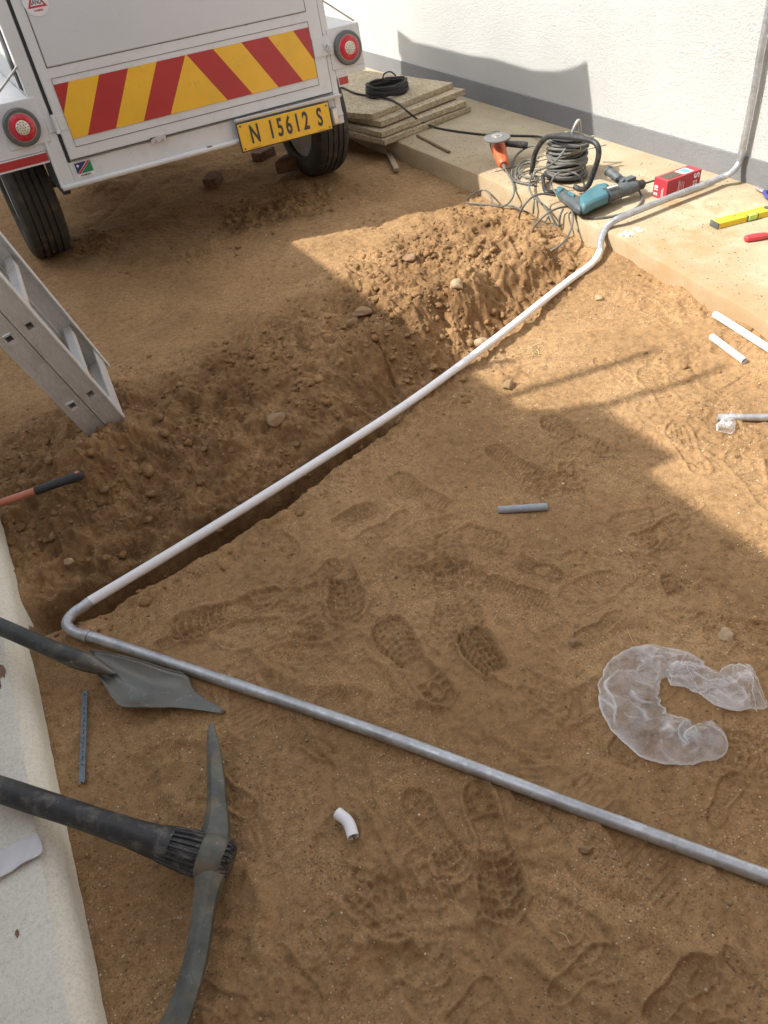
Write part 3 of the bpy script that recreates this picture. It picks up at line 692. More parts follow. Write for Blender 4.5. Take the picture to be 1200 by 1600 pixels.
# crumbs and clods on the dug earth
N = 34000
px = rng.uniform(-.32, 2.2, N); py = rng.uniform(1.3, 4.4, N); hz, rg = terrain(px, py)
keep = rng.rand(N) < np.clip(rg, 0, 1) ** 1.3 * .8 * (.35 + .65 * (fbm(px, py, .2, 3, 4) > 0)); px, py, hz = px[keep], py[keep], hz[keep]
rad = .0018 + .013 * rng.rand(len(px)) ** 12 + .0040 * rng.rand(len(px)) ** 3
c_ = scatter('clods', np.stack([px, py, hz], -1), rad, 'soil', rng, 1, None, False, .75, .32, .26); tag(c_, 'crumbled clods of dug earth beside the trench', 'earth clods')

# ================================================================== ROCKS one can point at
def rock(px_, py_, size, mat, label, z=None, sx=(1, 1, .75), seed=0):
    p = at(px_, py_, .0)
    for _ in range(4): p = at(px_, py_, gz(p.x, p.y) + size * .18)
    V, Fc = ico2(3); r = np.random.RandomState(seed); d = r.randn(7, 3)
    amp = 1 + .22 * sum(np.sin(V @ d[i] * 1.8 + i) for i in range(7)) / 3
    cut = r.randn(6, 3); cut /= np.linalg.norm(cut, axis=1)[:, None]
    P = V * amp[:, None]
    for c in cut:
        dd = P @ c; P = P - np.clip(dd - .72, 0, 1)[:, None] * c * .9
    a = r.uniform(0, 3.1); Rm = np.array([[math.cos(a), -math.sin(a), 0], [math.sin(a), math.cos(a), 0], [0, 0, 1]])
    P = (P * np.array(sx)) @ Rm.T * size * .5
    b = MB(); b.add([tuple(v) for v in P], [tuple(f) for f in Fc]); b.v = [(v[0] + p.x, v[1] + p.y, v[2] + p.z) for v in b.v]
    e = Vector((p.x, p.y, p.z - size * .18)); o = b.build('rock', mat); 
    o.data.transform(Matrix.Translation(-e)); o.location = e
    return tag(o, label, 'rock', 'loose rocks on the dug earth')
rock(713, 444, .06, 'rock_pale', 'pale round rock sitting in the sunlight on top of the earth bank', seed=1)
rock(566, 487, .060, 'rock', 'big flat brown rock at the shadow edge on the earth bank', sx=(1.3, .8, .6), seed=2)
rock(549, 505, .058, 'rock', 'long tilted rock leaning against the flat rock on the earth bank', sx=(.5, 1.3, .6), seed=3)
rock(604, 512, .042, 'rock', 'rounded dark rock just right of the flat rock on the shaded bank', seed=4)
rock(641, 405, .055, 'rock', 'low brown rock in sunlight left of the pale round rock', sx=(1.2, .8, .6), seed=5)
rock(755, 535, .06, 'rock_pale', 'crumbly pale rock at the foot of the sunlit trench bank', seed=6)
rock(936, 466, .032, 'rock_pale', 'small angular tan rock on smooth sunlit sand near the path', seed=7)
rock(795, 602, .040, 'rock', 'clod shaped rock on the sunlit side of the trench near the pipe', seed=8)
rock(897, 1004, .026, 'rock', 'small brown rock in the shade left of the plastic sleeve', seed=9)
rock(914, 1327, .024, 'rock', 'small oval rock just below the long metal pipe', sx=(.7, 1.2, .7), seed=10)
rock(1136, 993, .034, 'rock_pale', 'flat pale rock behind the plastic sleeve', sx=(1.2, .9, .4), seed=12)
rock(620, 660, .04, 'rock', 'grey brown rock lodged under the white pipe in the trench', seed=13)
rock(107, 878, .03, 'rock_pale', 'pale rock on the dark dug earth near the apron end', seed=14)
rock(500, 740, .045, 'rock', 'brown rock low on the shaded trench bank above the white pipe', seed=15)
rock(430, 655, .06, 'rock', 'lumpy brown rock in the middle of the shaded earth bank', sx=(1.2, .9, .6), seed=16)

# ================================================================== TRAILER
TY, TK, TZ = 3.45, .123, .42
def rp(x, z, off=0.): return Vector((x, TY + TK * (z - TZ) + off, z))
RN = Vector((0, -1, TK)).normalized(); RU = Vector((0, TK, 1)).normalized()   # outward normal, up along the rear face
t = thing('trailer', 'white enclosed box trailer with red and yellow chevron stripes on its door', 'trailer', (1.05, 4.3, 0))
def rear_box(b, x0, x1, z0, z1, o0, o1):
    """slab parallel to the rear face; o = offset outwards"""
    lo = [rp(x0, z0) + RN * o0, rp(x1, z0) + RN * o0, rp(x1, z0) + RN * o1, rp(x0, z0) + RN * o1]
    hi = [rp(x0, z1) + RN * o0, rp(x1, z1) + RN * o0, rp(x1, z1) + RN * o1, rp(x0, z1) + RN * o1]
    return b.hexa(lo, hi)
ZT = 1.60; YF = 5.40
b = MB()   # body shell
b.hexa([rp(.402, .445, .012), rp(1.698, .445, .012), Vector((1.698, YF, .445)), Vector((.402, YF, .445))],
       [rp(.402, ZT, .012), rp(1.698, ZT, .012), Vector((1.698, YF, ZT)), Vector((.402, YF, ZT))])
b.build('body', 'trailer_white', t, bevel=.006)
b = MB()   # rear frame: posts, sill
rear_box(b, .398, .452, .43, ZT, 0, -.03); rear_box(b, 1.672, 1.705, .43, ZT, 0, -.03); rear_box(b, .452, 1.672, .43, .512, -.001, -.03)
fr = b.build('rear_frame', 'trailer_white', t, bevel=.004)
b = MB(); b.tube([rp(.395, .428, -.004), rp(1.70, .425, -.004)], .011, 10).tube([rp(.397, .43, -.004), rp(.397, .60, -.002)], .007, 8)
b.build('bumper_tube', 'trailer_white', t)
# dark slit beside the door
b = MB(); rear_box(b, .452, .464, .512, ZT, .0005, -.02); b.build('door_gap', 'dark_gap', t)
# door (> skin, hinge, panels)
b = MB(); rear_box(b, .464, 1.668, .518, ZT - .02, .010, -.018); d_ = b.build('rear_door', 'trailer_white', t, bevel=.004)
b = MB(); rear_box(b, .505, 1.607, .838, ZT - .05, .013, .005); b.build('door_skin', 'trailer_panel', d_, bevel=.002)
b = MB()
for x0, x1, z0, z1 in ((.5015, 1.610, .8345, .8365), (.501, .5035, .8365, ZT - .05), (1.6085, 1.6105, .8365, ZT - .05), (.502, 1.610, .799, .8005), (.502, 1.609, .5585, .5605), (.502, .5035, .5605, .799), (1.608, 1.6095, .5605, .799), (.47, 1.665, .5165, .5195)):
    rear_box(b, x0, x1, z0, z1, .0112, .006)
rear_box(b, 1.60, 1.667, .665, .668, .0112, .006)
b.build('door_seam', 'seam', d_)
for k, (zc) in enumerate((.652, 1.30)):
    b = MB(); rear_box(b, .425, .455, zc - .026, zc + .026, .003, -.003); rear_box(b, .468, .494, zc - .026, zc + .026, .0135, .005)
    b.tube([rp(.4585, zc - .034) + RN * .013, rp(.4585, zc + .034) + RN * .013], .0085, 12).tube([rp(.4585, zc + .010) + RN * .013, rp(.4585, zc + .0125) + RN * .013], .0092, 12).tube([rp(.4585, zc - .0125) + RN * .013, rp(.4585, zc - .010) + RN * .013], .0092, 12)
    b.build('hinge', 'trailer_white', d_, bevel=.001)
# chevron panel: polygons clipped to the panel
zt, zb = .779, .589
mid = 1.0445
def q4(b, a0, a1, c0, c1, mi, off=.0128):
    b.mat(mi); b.prism([rp(a0, zt) + RN * off, rp(a1, zt) + RN * off, rp(c1, zb) + RN * off, rp(c0, zb) + RN * off], RN * -.0015)
b = MB()
xs_t = [.562, .683, .801, .920, 1.042]; xs_b = [.503 - .0, .562, .679, .797, .914]
# leftmost red triangle-ish piece
b.mat(1).prism([rp(.503, zt) + RN * .0128, rp(.562, zt) + RN * .0128, rp(.503, .681) + RN * .0128], RN * -.0015)
b.mat(0).prism([rp(.562, zt) + RN * .0128, rp(.683, zt) + RN * .0128, rp(.562, zb) + RN * .0128, rp(.503, zb) + RN * .0128, rp(.503, .681) + RN * .0128], RN * -.0015)
q4(b, .683, .801, .562, .679, 1); q4(b, .801, .920, .679, .797, 0); q4(b, .920, 1.042, .797, .914, 1)
b.mat(0).prism([rp(1.042, zt) + RN * .0128, rp(1.048, zt) + RN * .0128, rp(1.172, zb) + RN * .0128, rp(.914, zb) + RN * .0128], RN * -.0015)
q4(b, 1.048, 1.163, 1.172, 1.289, 1); q4(b, 1.163, 1.291, 1.289, 1.414, 0); q4(b, 1.291, 1.412, 1.414, 1.534, 1)
b.mat(0).prism([rp(1.412, zt) + RN * .0128, rp(1.533, zt) + RN * .0128, rp(1.606, .655) + RN * .0128, rp(1.606, zb) + RN * .0128, rp(1.534, zb) + RN * .0128], RN * -.0015)
b.mat(1).prism([rp(1.533, zt) + RN * .0128, rp(1.606, zt) + RN * .0128, rp(1.606, .655) + RN * .0128], RN * -.0015)
tag(b.build('chevron_panel', ['reflex_yellow', 'reflex_red'], d_, smooth=False))
# latch rag and rust chips
b = MB(); rng2 = random.Random(3)
for i in range(16):
    x = .80 + i * .0042; rear_box(b, x, x + .0026, .508 - .004 * math.sin(i), .528 - .002 * abs(i - 10) * .5, .018, .012)
b.build('striped_tag', 'print_white', t)
b = MB(); rear_box(b, .80, .868, .510, .524, .0145, .008); b.build('tag_backing', 'dark_gap', t)
b = MB()
for i in range(9):
    b = MB(); x = rng2.uniform(.47, 1.66); zz = rng2.choice([.513, .5135, .432, .434, .834]); w_ = rng2.uniform(.003, .018)
    rear_box(b, x, x + w_, zz - .001, zz + rng2.uniform(.0008, .0022), .0116 if zz > .5 else .0015, .001); b.build('rust_chip', 'rust', t)
b = MB(); rear_box(b, 1.03, 1.052, .418, .437, .012, .0); b.build('rust_chip', 'rust', t)
# hasp on the right
b = MB(); b.tube([rp(1.66, .70) + RN * .02, rp(1.675, .705) + RN * .02, rp(1.69, .69) + RN * .02], .003, 8, 4)
for i in range(3):
    c0 = rp(1.672 + i * .010, .695 - i * .008) + RN * .022; pts = [c0 + Vector((math.cos(a) * .009, 0, math.sin(a) * .011)) for a in np.linspace(0, 6.28, 13)]; b.tube(pts, .0022, 6, caps=False)
rear_box(b, 1.612, 1.70, .664, .735, .014, .006)
b.build('hasp', 'trailer_white', t)
# number plate, tilted a touch
pt = lambda x, z, o=0: rp(x, z - .010 * (x - 1.18)) + RN * (.030 + o)
b = MB(); b.hexa([pt(1.172, .380), pt(1.630, .380), pt(1.630, .380, -.004), pt(1.172, .380, -.004)], [pt(1.172, .497), pt(1.630, .497), pt(1.630, .497, -.004), pt(1.172, .497, -.004)])
pl = b.build('number_plate', 'seam', t, bevel=.002)
b = MB(); b.hexa([pt(1.178, .385, .0035), pt(1.624, .385, .0035), pt(1.624, .385, -.001), pt(1.178, .385, -.001)], [pt(1.178, .492, .0035), pt(1.624, .492, .0035), pt(1.624, .492, -.001), pt(1.178, .492, -.001)])
b.build('plate_face', 'plate_yellow', pl, bevel=.002)
text('plate_lettering', 'N 15612 S', 'plate_ink', pl, (pt(1.405, .4395, .0042), (1, 0, -.010), RU), .100, .60, .0026, .0006, sp=1.42)
for x, z in ((1.19, .484), (1.612, .482), (1.19, .394), (1.612, .394)): MB().lathe(pt(x, z, .0035), RN, [(0, .0045), (.002, .0035)], 10).build('plate_bolt', 'rust', pl)
for x, w_ in ((1.24, .05), (1.57, .035)): MB().box(pt(x, .390, .004), (w_, .0008, .0016)).build('maker_line', 'plate_ink', pl)
b = MB(); b.hexa([pt(1.18, .500, -.002), pt(1.70, .500, -.002), pt(1.70, .500, -.03), pt(1.18, .500, -.03)], [pt(1.18, .512, .004), pt(1.70, .512, .004), pt(1.70, .512, -.03), pt(1.18, .512, -.03)])
rear_box(b, 1.60, 1.705, .385, .43, .002, -.02); b.build('plate_bracket', 'trailer_white', t, bevel=.002)
b = MB(); rear_box(b, 1.634, 1.668, .388, .462, .030, .004); lp_ = b.build('plate_lamp', 'lamp_grey', t, bevel=.006)
b = MB(); rear_box(b, 1.640, 1.662, .394, .456, .038, .028); b.build('lens', 'lens_clear', lp_, bevel=.004)
# stickers: flag and round warning
f0 = .0022
def rq(b, pts, mi, off=f0): b.mat(mi); b.prism([rp(x, z) + RN * off for x, z in pts], RN * -.0012); return b
b = MB(); rq(b, [(.469, .448), (.540, .448), (.540, .505), (.469, .505)], 0)
fl = b.build('flag_sticker', ['sticker_white'], t, smooth=False)
b = MB(); rq(b, [(.472, .463), (.472, .503), (.522, .503)], 0, .0032); rq(b, [(.487, .4625), (.5385, .4625), (.5385, .5025)], 1, .0032)
rq(b, [(.474, .4625), (.484, .4625), (.5375, .5035), (.5275, .5035)], 2, .0036)
b.mat(3); b.lathe(rp(.483, .492) + RN * .0032, RN, [(0, .005), (.0006, .005)], 12)
b.build('flag', ['flag_blue', 'flag_green', 'flag_red', 'sticker_white'], fl, smooth=False)
text('flag_lettering', 'NAMIBIA', 'plate_ink', fl, (rp(.5045, .4545) + RN * .0024, (1, 0, 0), RU), .011, 1., .0002, .0003)
b = MB(); b.lathe(rp(.546, 1.041) + RN * .0135, RN, [(0, .046), (.001, .046)], 40); ws = b.build('warning_sticker', 'sticker_white', d_)
b = MB()
tri = [(.512, 1.022), (.582, 1.022), (.547, 1.080)]; tri2 = [(.522, 1.028), (.572, 1.028), (.547, 1.069)]
for i in range(3):
    j = (i + 1) % 3; b.prism([rp(*tri[i]) + RN * .0152, rp(*tri[j]) + RN * .0152, rp(*tri2[j]) + RN * .0152, rp(*tri2[i]) + RN * .0152], RN * -.001)
b.build('triangle', 'flag_red', ws, smooth=False)
text('sticker_lettering', 'SAND', 'plate_ink', ws, (rp(.546, 1.038) + RN * .0148, (1, 0, 0), RU), .021, .75, .0003, .0003)
text('sticker_lettering', 'NAMIBIA', 'flag_red', ws, (rp(.547, 1.013) + RN * .0148, (1, 0, 0), RU), .0085, 1., .0002, .0003)
# fenders and lamps
def tail_lamp(xc, zc, par):
    c = rp(xc, zc) + RN * .004
    b = MB(); b.lathe(c, RN, [(0, .068), (.014, .0665), (.018, .062), (.018, .050), (.010, .050)], 44); l = b.build('tail_lamp', 'lamp_bezel', par)
    b = MB(); b.lathe(c + RN * .008, RN, [(0, .056), (.008, .055), (.0105, .050), (.0105, .049)], 44); b.build('lamp_ring', 'lamp_grey', l)
    b = MB(); b.lathe(c + RN * .006, RN, [(0, .0495), (.012, .049), (.018, .042), (.020, .026), (.020, .025)], 44); b.build('red_lens', 'lens_red', l)
    b = MB(); b.lathe(c + RN * .024, RN, [(0, .0255), (.004, .0255), (.007, .021), (.0075, .001)], 32)
    b.build('centre_lens', 'lens_clear', l)
    b = MB()
    for rr_, n in ((.0, 1), (.010, 6), (.0195, 11)):
        for k in range(n):
            a = 6.283 * k / n; b.lathe(c + RN * .0305 + Vector((math.cos(a) * rr_, 0, 0)) + RU * math.sin(a) * rr_, RN, [(0, .0024), (.0022, .0018)], 8)
    b.build('lamp_diode', 'lamp_bezel', l)
def fender(x0, x1, lamp_x, px0, px1, strip):
    b = MB(); rear_box(b, px0, px1, .598, .757, .004, -.012); 
    b.hexa([rp(x0, .572, .0), rp(x1, .572, .0), Vector((x1, 4.62, .572)), Vector((x0, 4.62, .572))], [rp(x0, .752, .004), rp(x1, .752, .004), Vector((x1, 4.62, .752)), Vector((x0, 4.62, .752))])
    fd = b.build('fender', 'trailer_white', t, bevel=.003)
    tail_lamp(lamp_x, .672 if lamp_x > 1 else .668, fd)
    b = MB(); rear_box(b, strip[0], strip[1], .530, .5715, .002, -.004); b.mat(1); rear_box(b, strip[0] + .002, strip[1] - .002, .537, .566, .0035, .0015)
    b.build('reflector_strip', ['trailer_white', 'reflex_red'], fd)
fender(.185, .400, .335, .262, .420, (.185, .388)); fender(1.705, 1.86, 1.781, 1.692, 1.855, (1.712, 1.762))
MB().tube([rp(1.700, .862), rp(1.836, .765)], .0035, 8).build('fender_stay', 'bare_steel', t); MB().tube([rp(.402, .86), rp(.262, .765)], .0045, 8).build('fender_stay', 'bare_steel', t)
# left side: rubber strip and side panel
b = MB(); b.bx(.3975, .401, 3.585, 3.655, .765, ZT - .02); b.build('side_strip', 'dark_gap', t)
b = MB(); b.bx(.397, .401, 3.70, 5.2, .80, ZT - .03); b.build('side_panel', 'trailer_panel', t, bevel=.002)
# roof, out of view: frame and sagging cover, profile shaped for the wall shadow
prof = [(3.60, 1.685), (3.68, 1.65), (3.80, 1.615), (4.0, 1.59), (4.39, 1.602), (4.85, 1.575), (5.23, 1.59), (5.42, 1.638)]
yy = np.linspace(3.60, 5.42, 40); zz = np.interp(yy, [p[0] for p in prof], [p[1] for p in prof]) - .01
rows = [[Vector((x, y, z - .0 * abs(x - 1.05))) for x in np.linspace(.39, 1.71, 6)] for y, z in zip(yy, zz)]
rows2 = []
for y, z in zip(yy, zz): rows2.append([Vector((.39, y, z)), Vector((.386, y, ZT - .12))])
b = MB(); b.grid(rows); b.grid([[Vector((1.71, y, z)), Vector((1.714, y, ZT - .12))] for y, z in zip(yy, zz)]); b.grid(rows2)
b.grid([[Vector((x, 3.60, 1.675)), Vector((x, 3.585, ZT - .05))] for x in np.linspace(.39, 1.71, 6)])
b.build('roof_cover', 'canvas', t, solid=.008)
# chassis, axle, drawbar
b = MB(); b.bx(.55, .61, 3.62, 5.5, .385, .445).bx(1.49, 1.55, 3.62, 5.5, .385, .445)
b.tube([(.40, 4.05, .30), (1.70, 4.05, .30)], .028, 12).tube([(.58, 5.4, .39), (1.05, 6.7, .42)], .03, 8).tube([(1.52, 5.4, .39), (1.05, 6.7, .42)], .03, 8)
b.bx(.395, .425, 3.49, 3.75, .39, .56); b.build('chassis', 'dark_gap', t)
b = MB(); b.tube([(1.05, 6.35, 0.0), (1.05, 6.35, .45)], .03, 12); b.build('drawbar_leg', 'bare_steel', t)
for xc in (.305, 1.800):
    s_ = 1 if xc > 1 else -1
    prf = []
    for (hh, rr_) in [(-.090, .20), (-.094, .235), (-.092, .27), (-.080, .293), (-.066, .300)]: prf.append((hh, rr_))
    for g0 in (-.045, -.015, .015, .045):
        prf += [(g0 - .0045, .303), (g0 - .0035, .295), (g0 + .0035, .295), (g0 + .0045, .303)]
    prf += [(.066, .300), (.080, .293), (.092, .27), (.094, .235), (.090, .20), (.06, .19), (-.06, .19)]
    b = MB(); b.lathe((xc, 4.05, .298), (1, 0, 0), prf, 72, closed=True); ty = b.build('tyre', 'tyre_rubber', None)
    w_ = bpy.data.objects.new('wheel', None); C.objects.link(w_); w_.parent = t; w_.location = Vector((xc, 4.05, .298)) - Vector((1.05, 4.3, 0))
    ty.data.transform(Matrix.Translation((-xc, -4.05, -.298))); ty.parent = w_
    b = MB(); b.lathe((xc, 4.05, .298), (1, 0, 0), [(-.075, .195), (-.07, .18), (-.03, .165), (-.02, .10), (-.035, .05), (.035, .05), (.02, .10), (.03, .165), (.07, .18), (.075, .195)], 40, closed=False)
    b.build('rim', 'rim_paint', w_)

# ================================================================== LADDER
LP = Vector((.10944, 2.12594, .24040)); LU = Vector((-.27286, -.12885, .95339)).normalized(); LV = Vector((.09693, .98227, .16049)).normalized(); LN = Vector((.95716, -.13620, .25553)).normalized()
LV = (LV - LU * LV.dot(LU)).normalized(); LN = LV.cross(LU).normalized(); 
if LN.x < 0: LN = -LN
ld = thing('ladder', 'aluminium extension ladder leaning left with its feet in the dug earth', 'ladder', (.14, 2.15, .06))
LW = .352; DP = .062
def stile(off_n, side, t0, t1, holes=True):
    """side 0: near stile, outer face towards the camera; 1: far stile. C-section with square rung holes"""
    b = MB(); vv = LV if side == 0 else -LV; base = LP + LN * off_n + (LV * LW if side else Vector())
    th = .0035; fl_ = .024; hs_ = .0125
    # web made of strips round each hole
    def plate(n0, n1, u0, u1): b.box(base + LN * (n0 + n1) / 2 + LU * (u0 + u1) / 2 + vv * th / 2, (n1 - n0, u1 - u0, th), X=LN, Y=LU, Z=vv)
    hk = [k * .28 for k in range(-2, 14) if t0 < k * .28 - .02 and k * .28 + .02 < t1]
    plate(-DP / 2, -hs_, t0, t1); plate(hs_, DP / 2, t0, t1)
    u = t0
    for k in hk: plate(-hs_, hs_, u, k - hs_); u = k + hs_
    plate(-hs_, hs_, u, t1)
    for s_ in (-1, 1):
        b.box(base + LN * s_ * (DP / 2 - th / 2) + LU * (t0 + t1) / 2 + vv * (th + fl_ / 2), (th, t1 - t0, fl_), X=LN, Y=LU, Z=vv)
        b.box(base + LN * s_ * (DP / 2 - .0035) + LU * (t0 + t1) / 2 - vv * .001, (.004, t1 - t0, .0022), X=LN, Y=LU, Z=vv)
    return b.build('stile', 'aluminium', ld, bevel=.0008)
def rung(off_n, tt):
    b = MB(); c = LP + LN * off_n + LU * tt
    o_, i_ = .0125, .0102
    def ring(v, w_): return [c + LV * v + LN * (a * w_) + LU * (d * w_) for a, d in ((-1, -1), (1, -1), (1, 1), (-1, 1))]
    a0, a1, b0, b1 = ring(-.001, o_), ring(LW + .001, o_), ring(-.001, i_), ring(LW + .001, i_)
    b.add(a0 + a1 + b0 + b1, [(0, 1, 5, 4), (1, 2, 6, 5), (2, 3, 7, 6), (3, 0, 4, 7), (8, 12, 13, 9), (9, 13, 14, 10), (10, 14, 15, 11), (11, 15, 12, 8),
        (0, 8, 9, 1), (1, 9, 10, 2), (2, 10, 11, 3), (3, 11, 8, 0), (4, 5, 13, 12), (5, 6, 14, 13), (6, 7, 15, 14), (7, 4, 12, 15)])
    # flared collar where it is swaged into the stile
    for v in (-.0015,):
        o2 = ring(v, .0155); o3 = ring(v + .001, .0125)
        b.add(o2 + o3, [(0, 1, 5, 4), (1, 2, 6, 5), (2, 3, 7, 6), (3, 0, 4, 7)])
    return b.build('rung', 'aluminium', ld, smooth=False)
for s_ in (0, 1):
    stile(0, s_, -.19, 1.38); stile(-.064, s_, -.16, 1.30)
for k in range(0, 5):
    rung(0, k * .28)
    if k < 5: rung(-.064, k * .28 - .006)
b = MB(); b.box(LP + LV * LW / 2 + LU * -.155, (.05, .004, LW - .01), X=LN, Y=LU, Z=LV); b.box(LP + LV * LW / 2 + LU * -.125 + LN * .024, (.004, .06, LW - .01), X=LN, Y=LU, Z=LV); b.build('bottom_brace', 'aluminium', ld)

# ================================================================== PIPES
PR = .0136
cp = thing('conduit_run', 'long conduit run bent round the yard, white over the trench and galvanised at both ends', 'pipe', tuple(at(140, 985, .0)))
wp = [(140, 940, .035), (220, 892, .036), (300, 843.5, .036), (400, 782, .036), (500, 719, .036), (600, 655, .036), (650, 621, .036), (700, 585, .036), (750, 547.5, .036), (800, 509, .037), (850, 469, .038), (895, 434, .040), (920, 416, .046), (932, 403, .054), (937, 392, .062)]
W_ = [at(x, y, z) for x, y, z in wp]
MB().tube(W_, PR * .96, 18, 6).build('white_conduit', 'pvc_white', cp)
g1 = [(140, 940, .035), (130, 948, .034), (118, 956, .033), (108, 966, .032), (105, 976, .031), (113, 986, .029), (128, 992, .026), (145, 996, .023), (180, 1007, .020), (300, 1047, .017), (450, 1097, .016), (600, 1148.5, .016), (750, 1204, .016), (900, 1261, .016), (1050, 1316, .016), (1200, 1371, .016), (1420, 1452, .016)]
MB().tube([at(*p) for p in g1], PR, 18, 7).build('galvanised_conduit', 'galvanised', cp)
a_, c_ = at(132, 992.5, .0255), at(139, 994.8, .0242); MB().tube([a_, c_], PR * 1.16, 18).build('coupling', 'galvanised', cp)
g2 = [(937, 392, .062), (938, 381, .074), (941, 368, .090), (948, 355, .108), (958, 346, .124), (972, 339, .134), (1000, 327.5, .137), (1050, 307.5, .137), (1100, 288.5, .137), (1125, 278.5, .137)]
P2 = [at(*p) for p in g2]; XP = XW - .032
P2 += [atx(1141, 271, XP - .05), atx(1152, 259, XP - .012), atx(1157.5, 245, XP), atx(1161, 228, XP), atx(1180, 131, XP), atx(1196, 40, XP)]
vtop = P2[-1]; P2.append(Vector((XP, vtop.y + .02, 1.6)))
MB().tube(P2, PR, 18, 7).build('galvanised_conduit', 'galvanised', cp)
c0 = atx(1158.5, 241, XP); MB().tube([c0 - Vector((0, 0, .012)), c0 + Vector((0, 0, .012))], PR * 1.15, 18).build('coupling', 'galvanised', cp)
b = MB(); b.box((XP + .014, vtop.y - .01, .95), (.03, .06, .018)); b.build('saddle_clip', 'galvanised', cp, bevel=.002)
def cut_pipe(p0, p1, r, mat, label, name='pipe_offcut', bend=None, lift=0., grp='offcuts of conduit'):
    a_, c_ = at(*p0), at(*p1)
    if lift == 0:
        za, zc = max(gz(a_.x, a_.y), -1) + r * .8, gz(c_.x, c_.y) + r * .8; a_ = at(p0[0], p0[1], za); c_ = at(p1[0], p1[1], zc)
    mids = [a_, c_]
    if bend: m_ = at(*bend); m_.z = (a_.z + c_.z) / 2; m_ = at(bend[0], bend[1], (a_.z + c_.z) / 2); mids = catmull([a_, m_, c_], 8)
    b = MB(); pts = [Vector(p) for p in mids]; T, Nn = frames(pts); seg = 20; vs = []; 
    for ra in (r, r * .84):
        for p, tt, n in zip(pts, T, Nn):
            bb = tt.cross(n)
            for k in range(seg):
                an = 6.2832 * k / seg; vs.append(p + (n * math.cos(an) + bb * math.sin(an)) * ra)
    m_ = len(pts); fs = []
    for q_ in (0, 1):
        for i in range(m_ - 1):
            for k in range(seg):
                f = (q_ * m_ * seg + i * seg + k, q_ * m_ * seg + i * seg + (k + 1) % seg, q_ * m_ * seg + (i + 1) * seg + (k + 1) % seg, q_ * m_ * seg + (i + 1) * seg + k)
                fs.append(f if q_ == 0 else f[::-1])
    for i in (0, m_ - 1):
        for k in range(seg): fs.append((i * seg + k, i * seg + (k + 1) % seg, m_ * seg + i * seg + (k + 1) % seg, m_ * seg + i * seg + k))
    b.add(vs, fs); e = (a_ + c_) / 2; e.z -= r
    o = b.build(name, mat); o.data.transform(Matrix.Translation(-e)); o.location = e
    return tag(o, label, 'pipe offcut', grp)
cut_pipe((1112, 526), (1163, 564), .0105, 'pvc_white', 'short straight white pipe offcut on the sunlit sand beside a longer white one')
cut_pipe((1117, 491), (1330, 626), .0115, 'pvc_white', 'long white pipe lying on the sand along the path edge')
cut_pipe((778, 797), (855, 792), .0105, 'grey_pvc', 'short grey pipe offcut lying alone on the shaded footprints')
cut_pipe((527, 1270), (552, 1308), .0115, 'pvc_white', 'short curved white pipe offcut in the shade below the metal pipe', bend=(544, 1285))
cut_pipe((1121, 652), (1400, 652), .0105, 'galvanised', 'straight galvanised pipe on the sunlit sand with film stuck to its end')

# ================================================================== BOARDS, COIL
def board(c_front, dirx, diry, wx, wy, z0, th, label, nick=0):
    """c_front: corner; edges made a little ragged"""
    X_ = Vector((*dirx, 0)).normalized(); Y_ = Vector((*diry, 0)).normalized(); o_ = Vector((*c_front, z0)); r = random.Random(int(z0 * 1000))
    pts = []
    def edge(a, b_, n):
        for i in range(n):
            tt = i / n; p = a.lerp(b_, tt); pts.append(p + Vector((r.uniform(-.0022, .0022), r.uniform(-.0022, .0022), 0)))
    A, B, Cc, D = o_, o_ + X_ * wx, o_ + X_ * wx + Y_ * wy, o_ + Y_ * wy
    if nick: edge(A + X_ * .03, B, 22)
    else: edge(A, B, 22)
    edge(B, Cc, 22); edge(Cc, D, 22)
    if nick: edge(D, A + Y_ * .07, 18); pts.append(A + Y_ * .05 + X_ * .02)
    else: edge(D, A, 18)
    b = MB(); b.prism(pts, (0, 0, th)); o = b.build('particle_board', 'chipboard', smooth=False, bevel=.0015)
    o.data.transform(Matrix.Translation(-o_)); o.location = o_
    return tag(o, label, 'board', 'particle boards stacked on the path')
def bd(f, r_, z, th, label, wy=1.0, nick=0):
    a_, c_ = at(*f, z), at(*r_, z); d = (c_ - a_); d.z = 0; n = Vector((-d.y, d.x, 0)).normalized()
    board((a_.x, a_.y), (d.x, d.y), (n.x, n.y), d.length, wy, z - th, th, label, nick)
bd((601, 219), (735.6, 166), .130, .028, 'lowest particle board of the stack, overhanging the path edge')
bd((596, 207), (729, 157.5), .163, .028, 'particle board second from the bottom of the stack', 1.0)
bd((595, 190), (727, 139), .201, .030, 'particle board under the topmost one, sticking out to the right', 1.0)
bd((575, 181), (708.5, 129), .232, .029, 'topmost particle board of the stack, carrying the black cable coil', .95, 1)
ck = MB().bx(2.20, 2.75, 4.15, 4.6, .131, .134).build('spacer_batten', 'wood_strip'); tag(ck, 'thin batten between the lower particle boards', 'batten')
co_ = thing('cable_coil', 'black coil of cable lying on the top particle board', 'cable coil', (2.42, 4.27, .232))
b = MB(); r = random.Random(5); pts = []
for i in range(15 * 24):
    a = i / 24 * 6.2832; k = i // 24; rr_ = .100 + .012 * ((k * 5) % 4) / 3 + r.uniform(-.001, .001); z_ = .240 + .055 * ((k * 7) % 15) / 15 * (1.2 if (k % 2) else .9)
    pts.append((2.415 + rr_ * 1.12 * math.cos(a), 4.27 + rr_ * math.sin(a), z_ + .008 * math.sin(a * 2 + k)))
b.tube(pts, .0058, 7); b.build('windings', 'black_rubber', co_)
b = MB(); b.tube([at(598, 125, .29), at(600, 116, .33), at(609, 112, .34), at(617, 117, .32), at(620, 124, .30)], .004, 8, 6); b.build('cable_end', 'black_rubber', co_)
